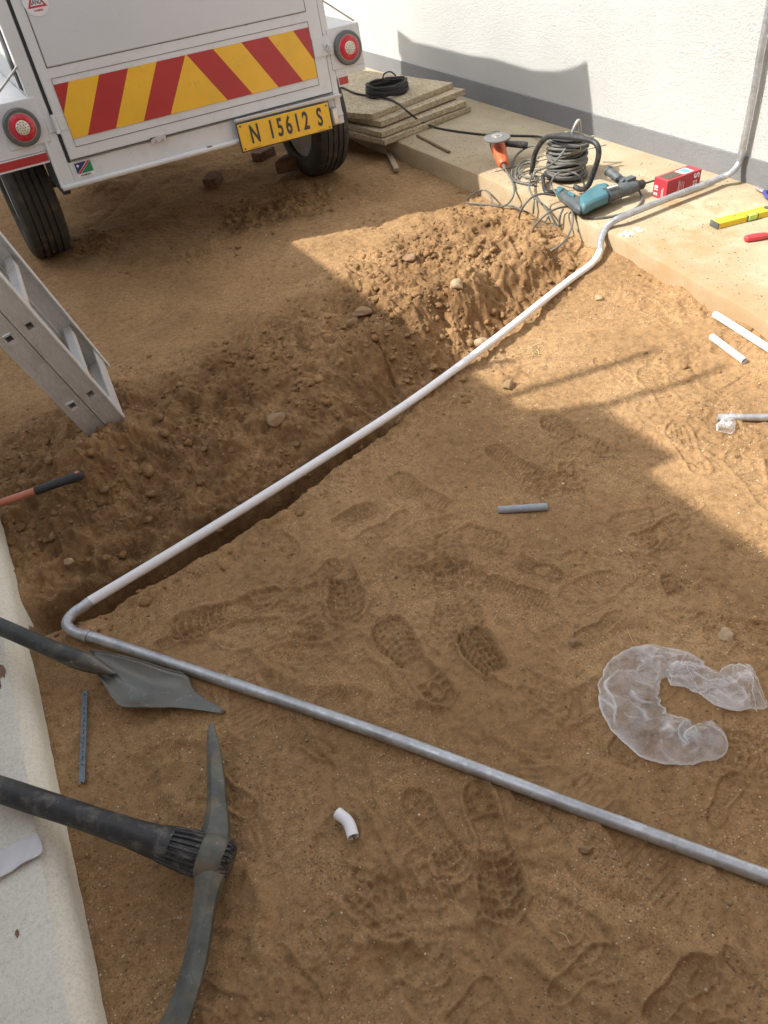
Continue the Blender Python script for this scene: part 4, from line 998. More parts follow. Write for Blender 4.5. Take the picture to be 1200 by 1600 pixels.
cabl = MB().tube([at(520, 131, .24), at(538, 138, .238), at(556, 146, .238), at(580, 150, .239), at(605, 154, .240), at(622, 162, .235), at(640, 177, .205), at(658, 190, .14), at(680, 199, .107), at(705, 204, .106), at(735, 208, .106), at(765, 211, .106), at(805, 212, .106), at(838, 213, .11), at(850, 216, .14)], .0055, 10, 6).build('supply_cable', 'black_rubber')
cabl.data.transform(Matrix.Translation(-at(680, 199, .1))); cabl.location = at(680, 199, .1); tag(cabl, 'black cable running from the trailer over the boards to the cable reel', 'cable')
s1 = MB(); a_, c_ = at(652, 212, .106), at(702, 238, .106); d = (c_ - a_).normalized(); s1.tube([a_, c_], [.007, .0085], 8); o = s1.build('steel_bar', 'rust'); o.data.transform(Matrix.Translation(-a_)); o.location = a_; tag(o, 'thin rusty steel bar lying on the shaded path', 'bar')
a_, c_ = at(604, 229, .03), at(620, 268, .012); d = (c_ - a_); d.z = 0; d.normalize(); b = MB(); b.box((a_ + c_) / 2, ((c_ - a_).length, .028, .016), X=d, Y=Vector((-d.y, d.x, 0))); o = b.build('wood_batten', 'wood_strip', bevel=.001); o.data.transform(Matrix.Translation(-a_)); o.location = a_; tag(o, 'short wooden batten on the earth in front of the boards', 'batten')
for (x, y, a, s3, lb) in ((412, 241, .3, (.13, .075, .06), 'half brick under the trailer, nearest the number plate'), (333, 281, .9, (.12, .08, .055), 'dark half brick on the earth below the middle of the trailer')):
    p = at(x, y, .02); b = MB(); b.box(p, s3, X=(math.cos(a), math.sin(a), .08), Y=(-math.sin(a), math.cos(a), 0), Z=(-.08, 0, 1)); o = b.build('brick', 'brick', bevel=.006); o.data.transform(Matrix.Translation(-p)); o.location = p; tag(o, lb, 'brick', 'bricks under the trailer')
p = at(458, 266, .02); b = MB(); b.prism([p + Vector((-.11, -.02, 0)), p + Vector((.08, -.03, 0)), p + Vector((.09, .05, 0)), p + Vector((-.02, .06, 0))], (0, .02, .07)); o = b.build('rubble', 'brick', bevel=.015); o.data.transform(Matrix.Translation(-p)); o.location = p; tag(o, 'wedge of dark rubble against the right trailer wheel', 'rubble')

# ================================================================== ANGLE GRINDER
ga = at(787, 258, .135); gb = at(777, 226, .185); ax_ = (gb - ga).normalized()
gr = thing('angle_grinder', 'orange angle grinder with a grey disc lying on the path beside the cable reel', 'angle grinder', (ga.x, ga.y, .1))
b = MB(); Lb = (gb - ga).length
b.tube([ga, ga + ax_ * Lb * .08, ga + ax_ * Lb * .3, ga + ax_ * Lb * .55, ga + ax_ * Lb * .8, gb], [.020, .026, .029, .033, .036, .034], 20, 4); b.build('body', 'orange_plastic', gr)
b = MB(); b.tube([gb - ax_ * .004, gb + ax_ * .02, gb + ax_ * .05, gb + ax_ * .065], [.036, .035, .03, .012], 18, 3); hd = gb + ax_ * .035; dn = (Vector((-.02, -.04, 1))).normalized(); b.tube([hd, hd + dn * .036], .022, 16); b.build('gear_head', 'charcoal_plastic', gr)
dc = at(776.5, 215, hd.z + .045)
b = MB(); b.lathe(dc, dn, [(-.005, .006), (-.005, .062), (.0, .064), (.004, .062), (.006, .028), (.006, .006)], 40); dk = b.build('grinding_disc', 'disc_grey', gr)
b = MB(); b.lathe(dc, dn, [(.006, .027), (.009, .026), (.009, .012), (.014, .011), (.014, .004)], 24); b.build('flange_nut', 'bare_steel', dk)
h0 = hd - ax_ * .02; h1 = at(824, 227, .165); hv = (h1 - h0).normalized(); hl = (h1 - h0).length
b = MB(); b.tube([h0, h0 + hv * .045], .008, 10).tube([h0 + hv * .045, h0 + hv * .048], .022, 16).tube([h0 + hv * .048, h0 + hv * .08, h0 + hv * (hl - .02), h1], [.014, .015, .017, .016], 16); b.build('side_handle', 'black_plastic', gr)
b = MB(); b.tube([ga + ax_ * .01 - Vector((0, .0, 0)), ga - ax_ * .03], [.010, .007], 10); b.tube([ga - ax_ * .02, at(793, 271, .12), at(799, 281, .112), at(803, 293, .11), at(802, 306, .10), at(795, 317, .065), at(783, 323, .055), at(772, 320, .06), at(768, 311, .06), at(765, 303, .05), at(758, 297, .04), at(748, 298, .03), at(736, 305, .02), at(728, 312, .012)], .0042, 8, 7)
b.tube([at(728, 317, .012), at(750, 319, .012), at(775, 321, .015), at(800, 322, .04), at(815, 328, .06), at(830, 335, .03), at(842, 345, .03)], .0042, 8, 6); b.build('power_cord', 'cable_grey', gr)

# ================================================================== CABLE REEL
rl = thing('cable_reel', 'black framed cable reel wound with grey cable, loose loops hanging off the path', 'cable reel', (2.47, 2.77, .1))
XF = 2.365
loopp = [atx(x, y, XF) for x, y in ((832, 262), (836, 240), (848, 220), (862, 213), (895, 215), (924, 220), (934, 229), (935, 245), (928, 268), (919, 290), (908, 296), (898, 292))]
b = MB(); b.tube(loopp, .0115, 14, 6); b.build('frame', 'black_plastic', rl)
b = MB(); b.tube([atx(832, 262, XF), atx(829, 272, XF)], [.0095, .0085], 12); b.tube([at(848, 275, .13), at(851, 296, .115), at(858, 300, .112), at(878, 297, .112)], .009, 10, 5); b.build('frame_foot', 'black_plastic', rl)
dcx, dcy = 2.475, 2.77
ax2 = Vector((.05, .02, 1)).normalized()
b = MB(); b.lathe((dcx, dcy, .115), ax2, [(0, .03), (0, .100), (.006, .102), (.010, .095), (.012, .03)], 44); b.lathe((dcx, dcy, .272), ax2, [(0, .03), (0, .074), (.005, .076), (.009, .070), (.010, .03)], 44); b.lathe((dcx, dcy, .12), ax2, [(0, .055), (.155, .055)], 30); b.build('drum', 'black_plastic', rl)
b = MB(); r = random.Random(9); pts = []
nt_ = 17
for i in range(nt_ * 26):
    a = i / 26 * 6.2832; k = i / 26; z_ = .132 + .135 * (k / nt_); rr_ = .078 + .010 * math.sin(k * 2.1) + .003 * math.sin(a * 2 + k)
    pts.append(Vector((dcx, dcy, 0)) + Vector((rr_ * math.cos(a), rr_ * math.sin(a), z_ + .008 * math.sin(a + k * .7))))
b.tube(pts, .0056, 7)
pts = []
for i in range(7 * 26):
    a = i / 26 * 6.2832; k = i / 26; z_ = .15 + .015 * k; rr_ = .088 + .004 * math.sin(k * 3.1 + a)
    pts.append(Vector((dcx, dcy, 0)) + Vector((rr_ * math.cos(a), rr_ * math.sin(a), z_ + .018 * math.sin(a * 1 + k * 1.9))))
b.tube(pts, .0056, 7); b.build('wound_cable', 'cable_grey', rl)
XH = 2.60
b = MB(); b.tube([atx(889, 222, 2.52), atx(897, 199, 2.54), atx(904, 188, 2.56), atx(906, 200, 2.58), atx(905, 215, XH)], .007, 10, 4); b.tube([atx(925, 224, XH), atx(926, 212, XH)], .008, 8); b.build('carry_handle', 'bare_steel', rl)
b = MB(); tp = atx(893, 214, 2.50); b.box(tp, (.05, .13, .014)); b.build('socket_plate', 'neon_plastic', rl, bevel=.003)
b = MB(); pc = .0046
def cab(ps, n=7): b.tube([at(x, y, z) for x, y, z in ps], pc, 8, n)
cab([(845, 229, .17), (830, 228, .15), (813, 237, .13), (803, 250, .115), (800, 266, .108), (801, 280, .108), (815, 286, .108), (838, 289, .108)])
cab([(842, 247, .15), (822, 251, .13), (808, 262, .112), (806, 277, .11), (818, 286, .11), (836, 283, .11), (842, 278, .13)])
cab([(838, 252, .14), (818, 256, .12), (811, 268, .11), (822, 277, .11), (840, 275, .12)])
cab([(845, 266, .12), (828, 266, .11), (812, 273, .11), (806, 282, .11)])
cab([(868, 306, .13), (850, 303, .15), (835, 306, .16), (822, 317, .15), (813, 332, .10), (811, 346, .05), (815, 357, .03)])
cab([(890, 322, .12), (870, 326, .14), (852, 336, .14), (837, 351, .10), (830, 366, .05), (828, 377, .03)])
cab([(892, 322, .12), (895, 338, .11), (893, 355, .08), (884, 374, .06), (868, 388, .04), (852, 393, .03), (842, 392, .03)])
cab([(914, 302, .11), (912, 286, .15), (902, 273, .19), (888, 268, .20), (873, 270, .19), (863, 281, .16), (862, 292, .13), (870, 303, .12)])
cab([(832, 268, .12), (827, 290, .13), (832, 305, .13), (846, 318, .12), (860, 336, .09), (870, 352, .05)])
cab([(835, 305, .12), (834, 320, .09), (833, 334, .05)]); cab([(880, 326, .12), (875, 338, .09), (874, 352, .05)]); cab([(893, 328, .11), (899, 345, .08), (904, 362, .05)])
cab([(884, 232, .30), (870, 250, .26), (852, 262, .2), (838, 268, .14), (832, 280, .12)]); cab([(860, 318, .10), (858, 335, .06), (846, 355, .04), (835, 362, .03)])
b.build('loose_cable', 'cable_grey', rl)

# ================================================================== ROTARY HAMMER
dr = thing('rotary_hammer', 'teal and charcoal rotary hammer drill lying on the path edge', 'power drill', tuple(at(930, 315, .1)))
def slabpoly(name, mat, pts, z, th, bev=.012, mb=None):
    P = [at(x, y, z) for x, y in pts]; b = MB(); b.prism([p - Vector((0, 0, th / 2)) for p in P], (0, 0, th)); return b.build(name, mat, dr, bevel=bev)
slabpoly('grip', 'charcoal_plastic', [(868, 299), (873, 295), (884, 300), (895, 308), (906, 312), (914, 318), (908, 332), (900, 329), (884, 316), (873, 308)], .142, .040, .014)
slabpoly('motor_housing', 'teal_plastic', [(905, 312), (918, 303), (930, 295), (944, 292), (951, 294), (951, 311), (930, 320), (913, 329), (906, 326)], .150, .044, .014)
slabpoly('lower_shell', 'charcoal_plastic', [(907, 312), (920, 303), (931, 295), (952, 293), (953, 313), (930, 322), (914, 331), (907, 328)], .126, .040, .014)
p0, p1 = at(948, 304, .150), at(992, 291, .150); dv = (p1 - p0).normalized()
b = MB(); b.tube([p0 - dv * .01, p0, p0 + dv * .05, p1 - dv * .02, p1], [.034, .035, .034, .031, .027], 22, 3, flat=.85); b.build('gear_housing', 'charcoal_plastic', dr)
b = MB(); p2 = at(1006, 287, .150); b.tube([p1 - dv * .005, p1 + dv * .01, p1 + dv * .015, p2 - dv * .008, p2], [.024, .024, .018, .020, .014], 18); b.tube([p2, p2 + dv * .075], .004, 8); b.build('chuck', 'black_plastic', dr)
hb, ht = at(976, 286, .165), at(949, 266, .19); hv = (ht - hb).normalized()
b = MB(); b.tube([hb - hv * .005, hb + hv * .02], [.026, .020], 14); b.tube([hb + hv * .02, hb + hv * .05, ht - hv * .012, ht - hv * .010, ht], [.017, .019, .018, .022, .020], 16, flat=1.)
b.box(hb + Vector((.015, -.01, .008)), (.05, .03, .03)); b.build('side_handle', 'charcoal_plastic', dr, bevel=.003)
slabpoly('trigger_trim', 'teal_plastic', [(869, 299), (873, 296), (881, 299), (878, 303), (872, 304)], .152, .034, .006)
slabpoly('trigger', 'teal_plastic', [(888, 303), (898, 308), (896, 311), (887, 306)], .156, .03, .004)
b = MB(); q0 = at(948, 286, .186)
MB().box(at(957, 291.5, .186), (.050, .009, .002), X=dv, Y=Vector((0, 0, 1)).cross(dv)).build('logo_strip', 'print_white', dr)
b = MB(); b.tube([at(998, 297, .12), at(1003, 307, .108), at(1002, 316, .107), at(992, 326, .106), at(975, 333, .106), at(955, 338, .106), at(930, 341, .106), at(905, 344, .085), at(880, 350, .05), at(860, 354, .035), at(840, 362, .03)], .0045, 8, 7); b.build('power_cord', 'cable_grey', dr)

# ================================================================== CARTON, LEVEL, SCREWDRIVER, PLIERS
bxn = thing('carton', 'red carton with white lettering standing on the path behind the metal pipe', 'box', (2.675, 2.295, .1))
x0, x1, y0, y1, z0, z1 = 2.578, 2.775, 2.258, 2.332, .101, .181
MB().bx(x0, x1, y0, y1, z0, z1).build('box_body', 'carton_red', bxn, bevel=.0015)
MB().bx(x0 + .018, x0 + .092, y0 + .012, y1 - .012, z1 - .0005, z1 + .0012).build('dark_label', 'carton_dark', bxn)
lb = MB().mat(0).bx(x0 + .102, x0 + .160, y0 + .010, y1 - .014, z1 - .0005, z1 + .0012).mat(1).bx(x0 + .118, x0 + .150, y0 + .014, y1 - .020, z1 + .0012, z1 + .0020).build('blue_label', ['print_white', 'carton_blue'], bxn)
text('lettering', 'S', 'print_white', bxn, ((x1 - .025, y0 - .0006, z1 - .018), (0, 0, 1), (-1, 0, 0)), .044, 1.1, .0012)
for i in range(4): MB().bx(x1 - .042 + (i % 2) * .014, x1 - .034 + (i % 2) * .014, y0 - .0006, y0 + .001, z1 - .046 - (i // 2) * .014, z1 - .038 - (i // 2) * .012).build('print_line', 'print_white', bxn)
for i in range(4): MB().bx(x0 + .068 + i * .010, x0 + .0695 + i * .010 + (.0015 if i == 0 else 0), y0 - .0006, y0 + .001, z0 + .016 + .004 * (i % 3), z1 - .016 - .003 * i).build('print_line', 'print_white', bxn)
text('lettering', 'S 10', 'print_white', bxn, ((x0 - .0006, y1 - .018, z0 + .030), (0, 0, 1), (0, 1, 0)), .026, .9, .001)
for i in range(2): MB().bx(x0 - .0006, x0 + .001, y1 - .050 - i * .006, y1 - .048 - i * .006, z0 + .010, z0 + .040 + .008 * i).build('print_line', 'print_white', bxn)
la, lbv = at(1119, 357, .1), at(1200, 336, .1); ldv = (lbv - la); ldv.z = 0; ldv.normalize(); lnv = Vector((-ldv.y, ldv.x, 0))
lv = thing('spirit_level', 'yellow spirit level lying on the path at the right', 'spirit level', tuple(la))
cc_ = la + ldv * .30 + Vector((0, 0, .012)) + lnv * .012
MB().box(cc_, (.60, .048, .023), X=ldv, Y=lnv).build('level_body', 'level_yellow', lv, bevel=.0015)
MB().box(la - ldv * .002 + Vector((0, 0, .012)) + lnv * .012, (.006, .049, .024), X=ldv, Y=lnv).build('end_cap', 'charcoal_plastic', lv, bevel=.001)
vc = la + ldv * .155 + Vector((0, 0, .012)) - lnv * .006
MB().box(vc, (.052, .016, .0255), X=ldv, Y=lnv).build('vial_window', 'seam', lv, bevel=.001)
MB().box(vc - lnv * .0022 + Vector((0, 0, .0028)), (.042, .016, .0225), X=ldv, Y=lnv).build('vial', 'vial_green', lv, bevel=.003)
b = MB(); b.lathe(la + ldv * .245 + Vector((0, 0, .0232)) + lnv * .012, (0, 0, 1), [(0, .017), (.002, .017), (.002, .010)], 24); b.build('round_vial', 'charcoal_plastic', lv)
for q_, w_, k_ in ((.09, .014, .007), (.112, .016, .004)): MB().box(la + ldv * q_ + lnv * .017 + Vector((0, 0, .0238)), (w_, k_, .0008), X=ldv, Y=lnv).build('printed_mark', 'seam', lv)
sa, sb_ = at(1164, 373, .113), at(1197, 368, .113); sv = (sb_ - sa).normalized()
sdv = thing('screwdriver', 'screwdriver with a red handle lying on the path below the spirit level', 'screwdriver', (sa.x, sa.y, .1))
MB().tube([sa, sa + sv * .006, sa + sv * .03, sa + sv * .07, sa + sv * .085, sa + sv * .10], [.008, .013, .0145, .0135, .010, .009], 16, 4, sec=lambda a: 1 + .05 * math.cos(6 * a)).build('handle', 'screwdriver_red', sdv)
MB().tube([sa + sv * .095, sa + sv * .22 - Vector((0, 0, .008))], .003, 8).build('shaft', 'bare_steel', sdv)
pl0 = thing('pliers', 'pliers with dark blue grips lying at the right edge of the path', 'pliers', tuple(at(1192, 300, .1)))
b = MB(); b.tube([at(1183, 293, .11), at(1189, 296, .11), at(1196, 300, .11)], [.010, .014, .012], 12, 3, flat=.6); b.build('jaw', 'bare_steel', pl0)
b = MB(); b.tube([at(1194, 300, .112), at(1199, 308, .112), at(1212, 312, .112), at(1232, 312, .112)], .008, 10, 4); b.tube([at(1194, 300, .112), at(1203, 299, .112), at(1220, 300, .112), at(1238, 304, .112)], .008, 10, 4); b.build('grip', 'plier_blue', pl0)
r = random.Random(4)
for i, (x, y, s3, lb) in enumerate(((985, 363, .05, 'small heap of broken white plaster on the path below the pipe'), (1088, 249, .045, 'crumb of brown mortar on the path against the grey wall base'))):
    p = at(x, y, .1); b = MB()
    for k in range(16):
        cx, cy = r.uniform(-s3, s3), r.uniform(-s3 * .5, s3 * .5); a = r.uniform(0, 3); s_ = r.uniform(.004, .013)
        b.box(p + Vector((cx, cy, .1 * s_)), (s_ * 1.6, s_, s_ * .7), X=(math.cos(a), math.sin(a), .2), Y=(-math.sin(a), math.cos(a), .1))
    o = b.build('plaster_crumbs', 'print_white' if i == 0 else 'rock', bevel=.001); o.data.transform(Matrix.Translation(-p)); o.location = p; tag(o, lb, 'rubble')

# ================================================================== SHOVEL
sh = thing('shovel', 'shovel with a black shaft and dull grey blade lying under the metal pipe', 'shovel', tuple(at(150, 1040, .0)))
up_e = [(142, 1017, .050), (180, 1024, .042), (220, 1034, .036), (262, 1048, .030), (292, 1057, .026), (301, 1076, .020), (314, 1089, .014), (354, 1113, .006)]
lo_e = [(150, 1050, .040), (163, 1068, .038), (176, 1090, .034), (192, 1105, .030), (228, 1106, .024), (262, 1107, .018), (300, 1110, .012), (350, 1117, .005)]
U = catmull([at(*p) for p in up_e], 5); D_ = catmull([at(*p) for p in lo_e], 5); n_ = len(U); rows = []
for i, (u_, d_2) in enumerate(zip(U, D_)):
    s_ = i / (n_ - 1); row = []
    for j in range(17):
        tt = j / 16; p = u_.lerp(d_2, tt); dish = (1 - (2 * tt - 1) ** 2); p.z -= .016 * dish * math.sin(min(1, s_ * 1.2 + .1) * math.pi) - .010 * math.exp(-((tt - .5) / .09) ** 2) * max(0, 1 - s_ * 1.7)
        p.z = max(p.z + .004, .006); row.append(p)
    rows.append(row)
b = MB(); b.grid(rows); b.build('blade', 'shovel_steel', sh, solid=.0022)
b = MB(); b.tube([U[k] + Vector((0, 0, .004)) for k in range(0, 20)], .0022, 6); b.tube([D_[k] + Vector((0, 0, .004)) for k in range(0, 26)], .0022, 6); b.build('blade_rim', 'pick_steel', sh)
hp = [(-220, 893, .23), (-100, 938, .19), (0, 979, .155), (60, 1005, .128), (100, 1022, .104), (125, 1031, .084)]
MB().tube([at(*p) for p in hp], [.019, .019, .0190, .019, .0195, .020], 18, 5).build('shaft', 'shovel_shaft', sh)
b = MB(); b.tube([at(92, 1018, .108), at(120, 1030, .088), at(138, 1036, .074), at(152, 1042, .062), at(166, 1048, .050), at(180, 1053, .042)], [.0215, .0225, .022, .018, .011, .003], 18, 4, flat=.8); b.build('socket', 'shovel_steel', sh)

# ================================================================== PICK
pk = thing('pickaxe', 'pickaxe with a black ribbed handle and grey steel head lying on the shaded earth', 'pickaxe', tuple(at(335, 1340, 0.)))
hp = [(-140, 1192, .150), (-60, 1216, .135), (0, 1233.5, .124), (50, 1250, .117), (100, 1266, .109), (150, 1283, .100), (200, 1300, .089), (240, 1314, .080), (270, 1323, .073)]
MB().tube([at(*p) for p in hp], [.0245, .0245, .0245, .0248, .0242, .0242, .0262, .030, .0335], 26, 5, sec=lambda a: 1 + .04 * math.cos(2 * a)).build('handle', 'pick_handle', pk)
E0, E1 = at(262, 1320.5, .075), at(362, 1350, .046); ev = (E1 - E0).normalized(); el = (E1 - E0).length
rib = lambda a: 1 + .06 * (1 if math.cos(22 * a) > 0 else -1)
b = MB(); b.tube([E0 - ev * .012, E0 + ev * .005, E0 + ev * el * .35, E0 + ev * el * .6, E0 + ev * el * .62], [.030, .0325, .0365, .037, .030], 132, sec=rib); b.tube([E0 + ev * el * .82, E1 - ev * .008, E1], [.036, .0355, .028], 132, sec=rib)
b.build('ribbed_sleeve', 'pick_handle', pk)
def bar(path, wid, hei, ridge=.35):
    """swept hexagonal bar: path px with z; wid across, hei thick"""
    P = catmull([at(*p) for p in path], 6); n = len(P); wd = np.interp(np.linspace(0, 1, n), np.linspace(0, 1, len(wid)), wid); hh = np.interp(np.linspace(0, 1, n), np.linspace(0, 1, len(hei)), hei)
    T, _ = frames(P); vs = []
    for p, tt, w_, h2 in zip(P, T, wd, hh):
        s_ = tt.cross(Vector((0, 0, 1))).normalized(); u_ = s_.cross(tt).normalized()
        for a, c in ((-.5, -.3), (-.5, .22), (-.18, .5), (.12, .5), (.5, .22), (.5, -.3), (.2, -.5), (-.2, -.5)): vs.append(p + s_ * a * w_ + u_ * c * h2)
    fs = [(i * 8 + k, i * 8 + (k + 1) % 8, (i + 1) * 8 + (k + 1) % 8, (i + 1) * 8 + k) for i in range(n - 1) for k in range(8)] + [tuple(range(8)), tuple(range((n - 1) * 8, n * 8))[::-1]]
    return vs, fs
b = MB()
b.add(*bar([(327, 1345, .060), (337, 1300, .060), (339, 1262, .058), (338, 1220, .056), (335, 1180, .053), (331, 1150, .050), (331, 1131, .047)], [.066, .052, .038, .033, .028, .020, .011], [.05, .042, .032, .028, .022, .016, .008]))
b.add(*bar([(335, 1340, .060), (325, 1385, .058), (319, 1420, .055), (313, 1460, .052), (303, 1510, .047), (288, 1560, .042), (268, 1608, .036), (240, 1650, .030)], [.066, .046, .038, .038, .039, .041, .046, .054], [.05, .042, .032, .027, .022, .017, .012, .006]))
b.build('pick_head', 'pick_steel', pk, bevel=.0035)
b = MB(); E2, E3 = E0 + ev * el * .52, E0 + ev * el * .88; b.tube([E2, E2 + ev * .006, (E2 + E3) / 2, E3 - ev * .006, E3], [.0385, .0415, .0435, .0415, .038], 36, 3); b.build('eye', 'pick_steel', pk)

# ================================================================== SMALL THINGS LEFT
a_, c_ = at(133, 1079, .006), at(128, 1224, .006); d = (c_ - a_).normalized(); n = Vector((-d.y, d.x, 0))
b = MB(); w0 = .0058; pts = [a_ - n * .004, a_ - n * w0 + d * .012, c_ - n * w0 - d * .004, c_ - n * .004, c_ + n * .004, c_ + n * w0 - d * .004, a_ + n * w0 + d * .012, a_ + n * .004]
b.prism(pts, (0, 0, .001))
hb_ = b.build('hacksaw_blade', ['saw_steel']); hb_.data.transform(Matrix.Translation(-a_)); hb_.location = a_; tag(hb_, 'thin blue grey hacksaw blade lying on the earth beside the apron', 'saw blade')
b = MB()
for q_ in (.012, .236): b.lathe(a_ + d * q_ + Vector((0, 0, .001)), (0, 0, 1), [(0, .0022), (.0004, .0022)], 10)
for k in range(14): b.box(a_ + d * (.05 + k * .011 + (k % 3) * .002) + Vector((0, 0, .0012)), (.005, .0022, .0004), X=d, Y=n)
b.build('printed_mark', 'dark_gap', hb_)
# hammer with long fibreglass handle
hm = thing('sledgehammer', 'sledgehammer with an orange and black fibreglass handle lying on the dug earth', 'hammer', tuple(at(60, 765, .03)))
ha, hb2 = at(-40, 800, .125), at(130, 741, .10)
hb2 = at(130, 741, gz(hb2.x, hb2.y) + .022); hv = (hb2 - ha).normalized(); hl = (hb2 - ha).length
s1 = ha + hv * hl * .56
MB().tube([ha, ha + hv * hl * .5, s1 + hv * .0], [.0125, .012, .0125], 14, 3, flat=.8).build('handle', 'tool_orange', hm)
MB().tube([s1 - hv * .002, s1 + hv * .01, s1 + (hb2 - s1) * .6, hb2 - hv * .03, hb2 - hv * .008, hb2], [.0135, .0145, .0150, .0175, .0175, .009], 16, flat=.75).build('grip', 'black_rubber', hm)
b = MB(); b.lathe(hb2 - hv * .014 + Vector((0, 0, .0125)), (0, 0, 1), [(0, .0065), (.002, .0060), (.002, .003)], 14); b.build('hang_hole', 'tool_orange', hm)
hh_ = at(-6, 803, .105); b = MB(); b.box(hh_ + Vector((-.03, 0, 0)), (.055, .14, .05), X=hv, Y=(-hv.y, hv.x, 0)); b.build('hammer_head', 'black_plastic', hm, bevel=.008)
# paper strip
b = MB(); pa = [(-70, 1365), (0, 1334), (30, 1318), (60, 1303), (66, 1318)]; pb = [(-70, 1410), (0, 1376), (22, 1362), (48, 1346), (68, 1336)]
rows = []
for i in range(25):
    s_ = i / 24 * 4; k = min(3, int(s_)); f = s_ - k
    A = at(pa[k][0] * (1 - f) + pa[k + 1][0] * f, pa[k][1] * (1 - f) + pa[k + 1][1] * f, .087); B = at(pb[k][0] * (1 - f) + pb[k + 1][0] * f, pb[k][1] * (1 - f) + pb[k + 1][1] * f, .087)
    rows.append([A.lerp(B, j / 8) + Vector((0, 0, .0025 + .002 * math.sin(i * .7 + j * .4) + .004 * (abs(j - 4) / 4) ** 2)) for j in range(9)])
b.grid(rows); o = b.build('paper_strip', 'paper', solid=.0004); p = at(20, 1340, .083); o.data.transform(Matrix.Translation(-p)); o.location = p; tag(o, 'torn strip of white paper on the concrete apron', 'paper')
# stains on the apron
b = MB(); r = random.Random(8)
for x, y, s_ in ((2, 1048, .024), (-4, 1068, .018), (27, 1458, .008)):
    c = at(x, y, .0836); pts = [c + Vector((math.cos(a) * s_ * .5 * r.uniform(.6, 1.2), math.sin(a) * s_ * r.uniform(.7, 1.2), 0)) for a in np.linspace(0, 6.0, 14)]
    b.add(pts, [tuple(range(14))])
o = b.build('apron_stain', 'brick'); tag(o, kind='structure')

# ================================================================== PLASTIC SLEEVE
def film(path, seed=1, sub_=22, nv=56, nf=17, thick=.020):
    """path: centre px and half width in metres; a flattened two-layer sleeve with sharp creases"""
    C_ = [at(x, y, .004) for x, y, _ in path]; cen = catmull(C_, sub_); n = len(cen); hw = np.interp(np.linspace(0, 1, n), np.linspace(0, 1, len(path)), [w_ for _, _, w_ in path])
    T, _ = frames(cen); r = np.random.RandomState(seed); ui = np.arange(n)[:, None] / (sub_ * 1.0) * np.ones((1, nv)); vi = np.linspace(-1, 1, nv)[None] * np.ones((n, 1))
    us = len(path) - 1; b = MB(); cr_all = []
    for layer in (0, 1):
        cr = np.zeros((n, nv)); 
        for k in range(nf):                      # creases: straight-ish folds, some along, some across
            u0, v0, an, ln = r.uniform(0, us), r.uniform(-.9, .9), r.choice([r.normal(0, .35), r.uniform(0, 3.14)]), r.uniform(.5, 1.6)
            du, dv = (ui - u0), (vi - v0) * .55; wob = .05 * np.sin(ui * 5 + k) + .03 * np.sin(vi * 9 + k * 2)
            al = du * math.cos(an) + dv * math.sin(an); ac = -du * math.sin(an) + dv * math.cos(an) + wob
            wd_ = r.choice([.012, .02, .07]); cr = np.maximum(cr, (1 if wd_ < .05 else .6) * np.exp(-np.abs(ac) / wd_) * sstep(ln, ln * .5, np.abs(al)) * r.uniform(.35, 1))
        bro = fbm(ui + seed, vi * .6 + layer * 5, .8, 4, seed % 5, .55)
        ed = np.sqrt(np.clip(1 - vi ** 2, 0, 1)); rows = []
        z = .002 + layer * (.002 + thick * ed * (.45 + .9 * np.clip(bro + .3, 0, 1))) + .010 * cr * ed
        rim = np.exp(-(1 - np.abs(vi)) / .05) * .8
        W2 = 1 + .17 * fbm(ui * 1.6 + seed, vi * .3, .9, 5, 2, .62)
        for i in range(n):
            s_ = Vector((T[i].y, -T[i].x, 0)).normalized(); row = []
            for j in range(nv):
                o_ = vi[i, j] * hw[i] * W2[i, j]; row.append(Vector((cen[i].x + s_.x * o_, cen[i].y + s_.y * o_, z[i, j] + .004)))
            rows.append(row)
        ends = np.exp(-np.minimum(ui, us - ui) / .06) * .6
        b.grid(rows); cr_all.append(np.clip(np.maximum(np.maximum(cr, rim), ends) + .55 * np.clip(bro, -.25, .6), 0, 1).ravel())
    return b, np.concatenate(cr_all)
def film_obj(f, name, parent, dz=0, off=(0, 0)):
    b, cr = f; b.v = [(v[0] - off[0], v[1] - off[1], v[2] + dz) for v in b.v]; o = b.build(name, 'clear_film', parent, ang=50)
    a = o.data.attributes.new('crease', 'FLOAT', 'POINT'); a.data.foreach_set('value', cr.astype(np.float32)); return o
p = at(1040, 1100, 0); bz = gz(p.x, p.y)
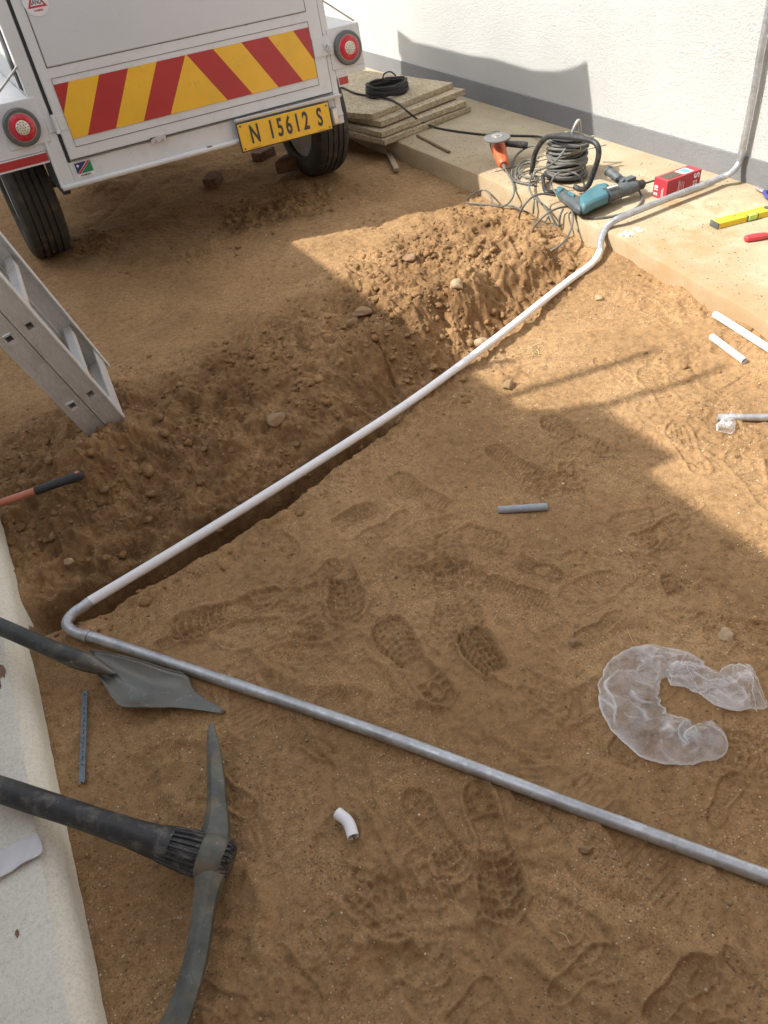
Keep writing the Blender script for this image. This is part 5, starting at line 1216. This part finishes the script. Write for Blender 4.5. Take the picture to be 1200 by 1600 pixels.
bag = thing('plastic_sleeve', 'crumpled clear plastic sleeve curled in a C on the shaded earth', 'plastic wrap', (p.x, p.y, bz))
film_obj(film([(1086, 1142, .030), (1097, 1155, .046), (1075, 1160, .050), (1036, 1156, .056), (1004, 1138, .060), (984, 1105, .062), (984, 1072, .060), (1003, 1046, .052), (1034, 1036, .038), (1066, 1038, .028), (1098, 1043, .008)], 1), 'sleeve', bag, bz)
film_obj(film([(1042, 1066, .018), (1075, 1062, .034), (1105, 1074, .034), (1132, 1086, .040), (1158, 1080, .058), (1181, 1078, .052)], 3), 'sleeve_tail', bag, bz + .004)
p = at(1138, 664, 0); bz = gz(p.x, p.y); o = film_obj(film([(1142, 656, .008), (1138, 663, .018), (1133, 672, .026), (1130, 679, .020)], 5, 12, 24, 8), 'film_scrap', None, 0, (p.x, p.y)); o.location = (p.x, p.y, bz); tag(o, 'scrap of clear film by the end of the galvanised pipe on the sand', 'plastic wrap')

# straw wisps and bits
for i, (x, y, n, sp, lb) in enumerate(((832, 552, 26, .05, 'tuft of dry straw on the sunlit sand beside the trench'), (882, 1468, 1, .02, 'single dry stalk on the shaded earth at the bottom'), (985, 1000, 1, .05, 'single pale stalk next to the plastic sleeve'))):
    p = at(x, y, 0); r = random.Random(20 + i); z_ = gz(p.x, p.y); b = MB()
    for k in range(n):
        a = r.uniform(0, 6.28) if n > 1 else 2.2 - i * .5; c = Vector((p.x + r.gauss(0, sp * .5), p.y + r.gauss(0, sp * .4), z_ + .004)) if n > 1 else Vector((p.x, p.y, z_ + .003)); l = r.uniform(.02, .045)
        dd = Vector((math.cos(a), math.sin(a), r.uniform(-.1, .3) if n > 1 else .05)) * l; bend = Vector((r.uniform(-.008, .008), r.uniform(-.008, .008), .003)); b.tube([c - dd / 2, c + bend, c + dd / 2], .0008, 5, 3)
    e = Vector((p.x, p.y, z_)); o = b.build('straw' if n > 1 else 'stalk', 'straw'); o.data.transform(Matrix.Translation(-e)); o.location = e; tag(o, lb, 'straw')
